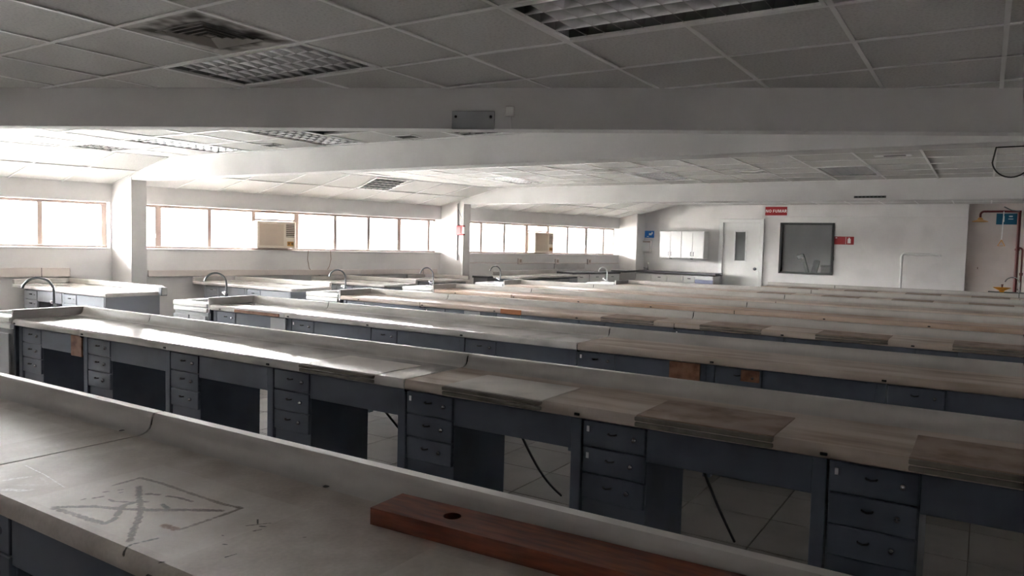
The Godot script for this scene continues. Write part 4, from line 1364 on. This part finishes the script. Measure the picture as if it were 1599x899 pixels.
	var sh := thing("emergency_shower", "dark red emergency shower pipe with ochre head and hanging pull rod", "shower", V(0.46, 0, 16.4))
	s = new_st()
	pts = [Vector3(0.0, 0.0, 0), Vector3(0.0, 2.24, 0)]
	tube(s, pts, 0.03, 10)
	mi(sh, "riser", s.commit(), M.red_pipe)
	s = new_st()
	pts = [Vector3(0.03, 2.26, 0), Vector3(-0.54, 2.26, 0)]
	pts.append_array(arc(Vector3(-0.54, 2.20, 0), Vector3(-0.54, 2.26, 0), Vector3(-0.60, 2.20, 0), 6))
	pts.append(Vector3(-0.60, 2.13, 0))
	tube(s, pts, 0.02, 10)
	mi(sh, "arm", s.commit(), M.red_pipe)
	s = new_st()
	lathe(s, [[0.02, 0.07], [0.035, 0.06], [0.05, 0.03], [0.13, 0.0], [0.135, -0.012], [0.12, -0.014], [0.0, -0.014]], Transform3D(Basis(), Vector3(-0.60, 2.08, 0)), 20)
	mi(sh, "shower_head", s.commit(), M.ochre)
	s = new_st()
	tube(s, [Vector3(0.0, 2.26, 0.02), Vector3(-0.12, 2.28, 0.02), Vector3(-0.24, 2.345, 0.02)], 0.011, 8)
	mi(sh, "lever", s.commit(), M.steel)
	s = new_st()
	tube(s, [Vector3(-0.24, 2.26, 0.02), Vector3(-0.25, 1.72, 0.02)], 0.009, 6)
	mi(sh, "pull_rod", s.commit(), M.white)
	s = new_st()
	tube(s, [Vector3(-0.25, 1.74, 0.02), Vector3(-0.305, 1.63, 0.02), Vector3(-0.195, 1.63, 0.02), Vector3(-0.25, 1.74, 0.02)], 0.011, 8)
	mi(sh, "pull_handle", s.commit(), M.ochre)
	s = new_st()
	pts = [Vector3(0.0, 1.60, 0)]
	pts.append_array(arc(Vector3(0.03, 1.55, 0.0), Vector3(0.03, 1.60, 0), Vector3(0.08, 1.55, 0), 6))
	pts.append(Vector3(0.08, 0.8, 0))
	tube(s, pts, 0.018, 8)
	mi(sh, "branch_pipe", s.commit(), M.red_pipe)
	s = new_st()
	lathe(s, [[0.04, 0.0], [0.04, 0.04]], Transform3D(Basis(), Vector3(0, 1.55, 0)), 12)
	lathe(s, [[0.03, 0.0], [0.03, 0.05]], Transform3D(Basis(), Vector3(0.08, 1.1, 0)), 12)
	mi(sh, "coupling", s.commit(), M.red_pipe)
	var ct := thing("sink_counter", "black sink counter below the emergency shower at far right", "worktop", V(0.05, 0, 15.55))
	box(ct, "top", M.black, Vector3(0.55, 0.79, -0.25), Vector3(1.1, 0.035, 0.5), 0.005)
	box(ct, "body", M.cab_light, Vector3(0.55, 0.385, -0.25), Vector3(1.0, 0.77, 0.45), 0.004)
	var ew := thing("eyewash_bowl", "yellow eyewash bowl on the black counter at far right", "eyewash", V(0.255, 0.807, 15.75))
	s = new_st()
	lathe(s, [[0.0, 0.03], [0.03, 0.035], [0.03, 0.0], [0.045, 0.03], [0.13, 0.075], [0.135, 0.085], [0.12, 0.085], [0.05, 0.05], [0.0, 0.045]], Transform3D(), 20)
	mi(ew, "bowl", s.commit(), M.yellow)
	s = new_st()
	lathe(s, [[0.028, 0.0], [0.028, 0.03], [0.02, 0.035]], Transform3D(), 12)
	lathe(s, [[0.012, 0.085], [0.012, 0.12], [0.02, 0.125], [0.018, 0.14], [0.0, 0.142]], Transform3D(), 12)
	mi(ew, "stem", s.commit(), M.red_pipe)
	gooseneck(V(0.51, 0.807, 15.75), Vector3(-1, 0, 0.25).normalized(), 0.27, "chrome gooseneck tap on the black counter at far right", M.chrome)
	var so := thing("wall_socket", "small pale wall socket left of the yellow eyewash bowl", "outlet", V(-0.14, 1.2, 17.05))
	box(so, "plate", M.wall_pink, Vector3(0, 0, 0.006), Vector3(0.08, 0.1, 0.012), 0.003)
	box(so, "slot", M.tan_dark, Vector3(0, 0.0, 0.013), Vector3(0.012, 0.04, 0.003))

func make_small_things() -> void:
	# plank on the nearest bench, with a knot hole
	var pk := CSGBox3D.new()
	pk.name = numbered("wooden_plank")
	pk.size = Vector3(1.75, 0.04, 0.12)
	pk.material = M.wood
	var hole := CSGCylinder3D.new()
	hole.name = "drilled_hole"
	hole.radius = 0.021
	hole.height = 0.06
	hole.sides = 20
	hole.operation = CSGShape3D.OPERATION_SUBTRACTION
	hole.material = M.wood
	hole.position = Vector3(-0.685, 0.014, -0.002)
	pk.add_child(hole)
	pk.position = V(-0.315, TOP + 0.0205, 1.372)
	pk.rotation.y = 0.041
	add_child(pk)
	tag(pk, "reddish brown wooden plank with a round hole lying on the nearest worktop", "plank")
	# black cords hanging through the kneeholes of the second row
	var cords := [[-2.86, 0.60, 3.05, -2.98, 0.0, 3.75, "first"], [-1.86, 0.60, 2.98, -1.98, 0.0, 3.7, "second"], [-0.98, 0.60, 3.0, -0.97, 0.0, 3.62, "third"]]
	var spots := ["left of the drawers with the first white label", "in the middle kneehole", "in the kneehole left of the rightmost drawers"]
	for k in 3:
		var c = cords[k]
		var t := thing("power_cable", "black cord hanging under second bench row, %s" % spots[k], "cord", V(c[0], 0, c[2]), 0.0, "black cords under the bench")
		var s := new_st()
		var a := Vector3(0, c[1], 0)
		var b := Vector3(c[3] - c[0], 0.006, -(c[5] - c[2]))
		var pts := []
		for i in 13:
			var u := i / 12.0
			pts.append(a.lerp(b, u) + Vector3(0, -0.05 * sin(PI * u), 0) * (1.0 if k == 1 else 0.3))
		tube(s, pts, 0.0065, 8)
		mi(t, "cord", s.commit(), M.rubber)

func _ready() -> void:
	rng.seed = 4711
	make_view()
	make_materials()
	make_shell()
	# ceiling cells left out for lamps, the sooty tile and one missing tile
	make_ceiling([[-7, -5, 1, 2], [-3, -1, 1, 2], [-15, -14, 4, 5], [-13, -12, 4, 6], [-10, -9, 4, 6], [-7, -6, 4, 6], [-11, -10, 12, 14], [-7, -6, 12, 14], [-3, -2, 12, 14], [-6, -5, 0, 1], [-9, -8, 4, 5]])
	make_windows()
	make_door()
	make_benches()
	make_peninsulas()
	make_ceiling_things()
	make_wall_things()
	make_small_things()
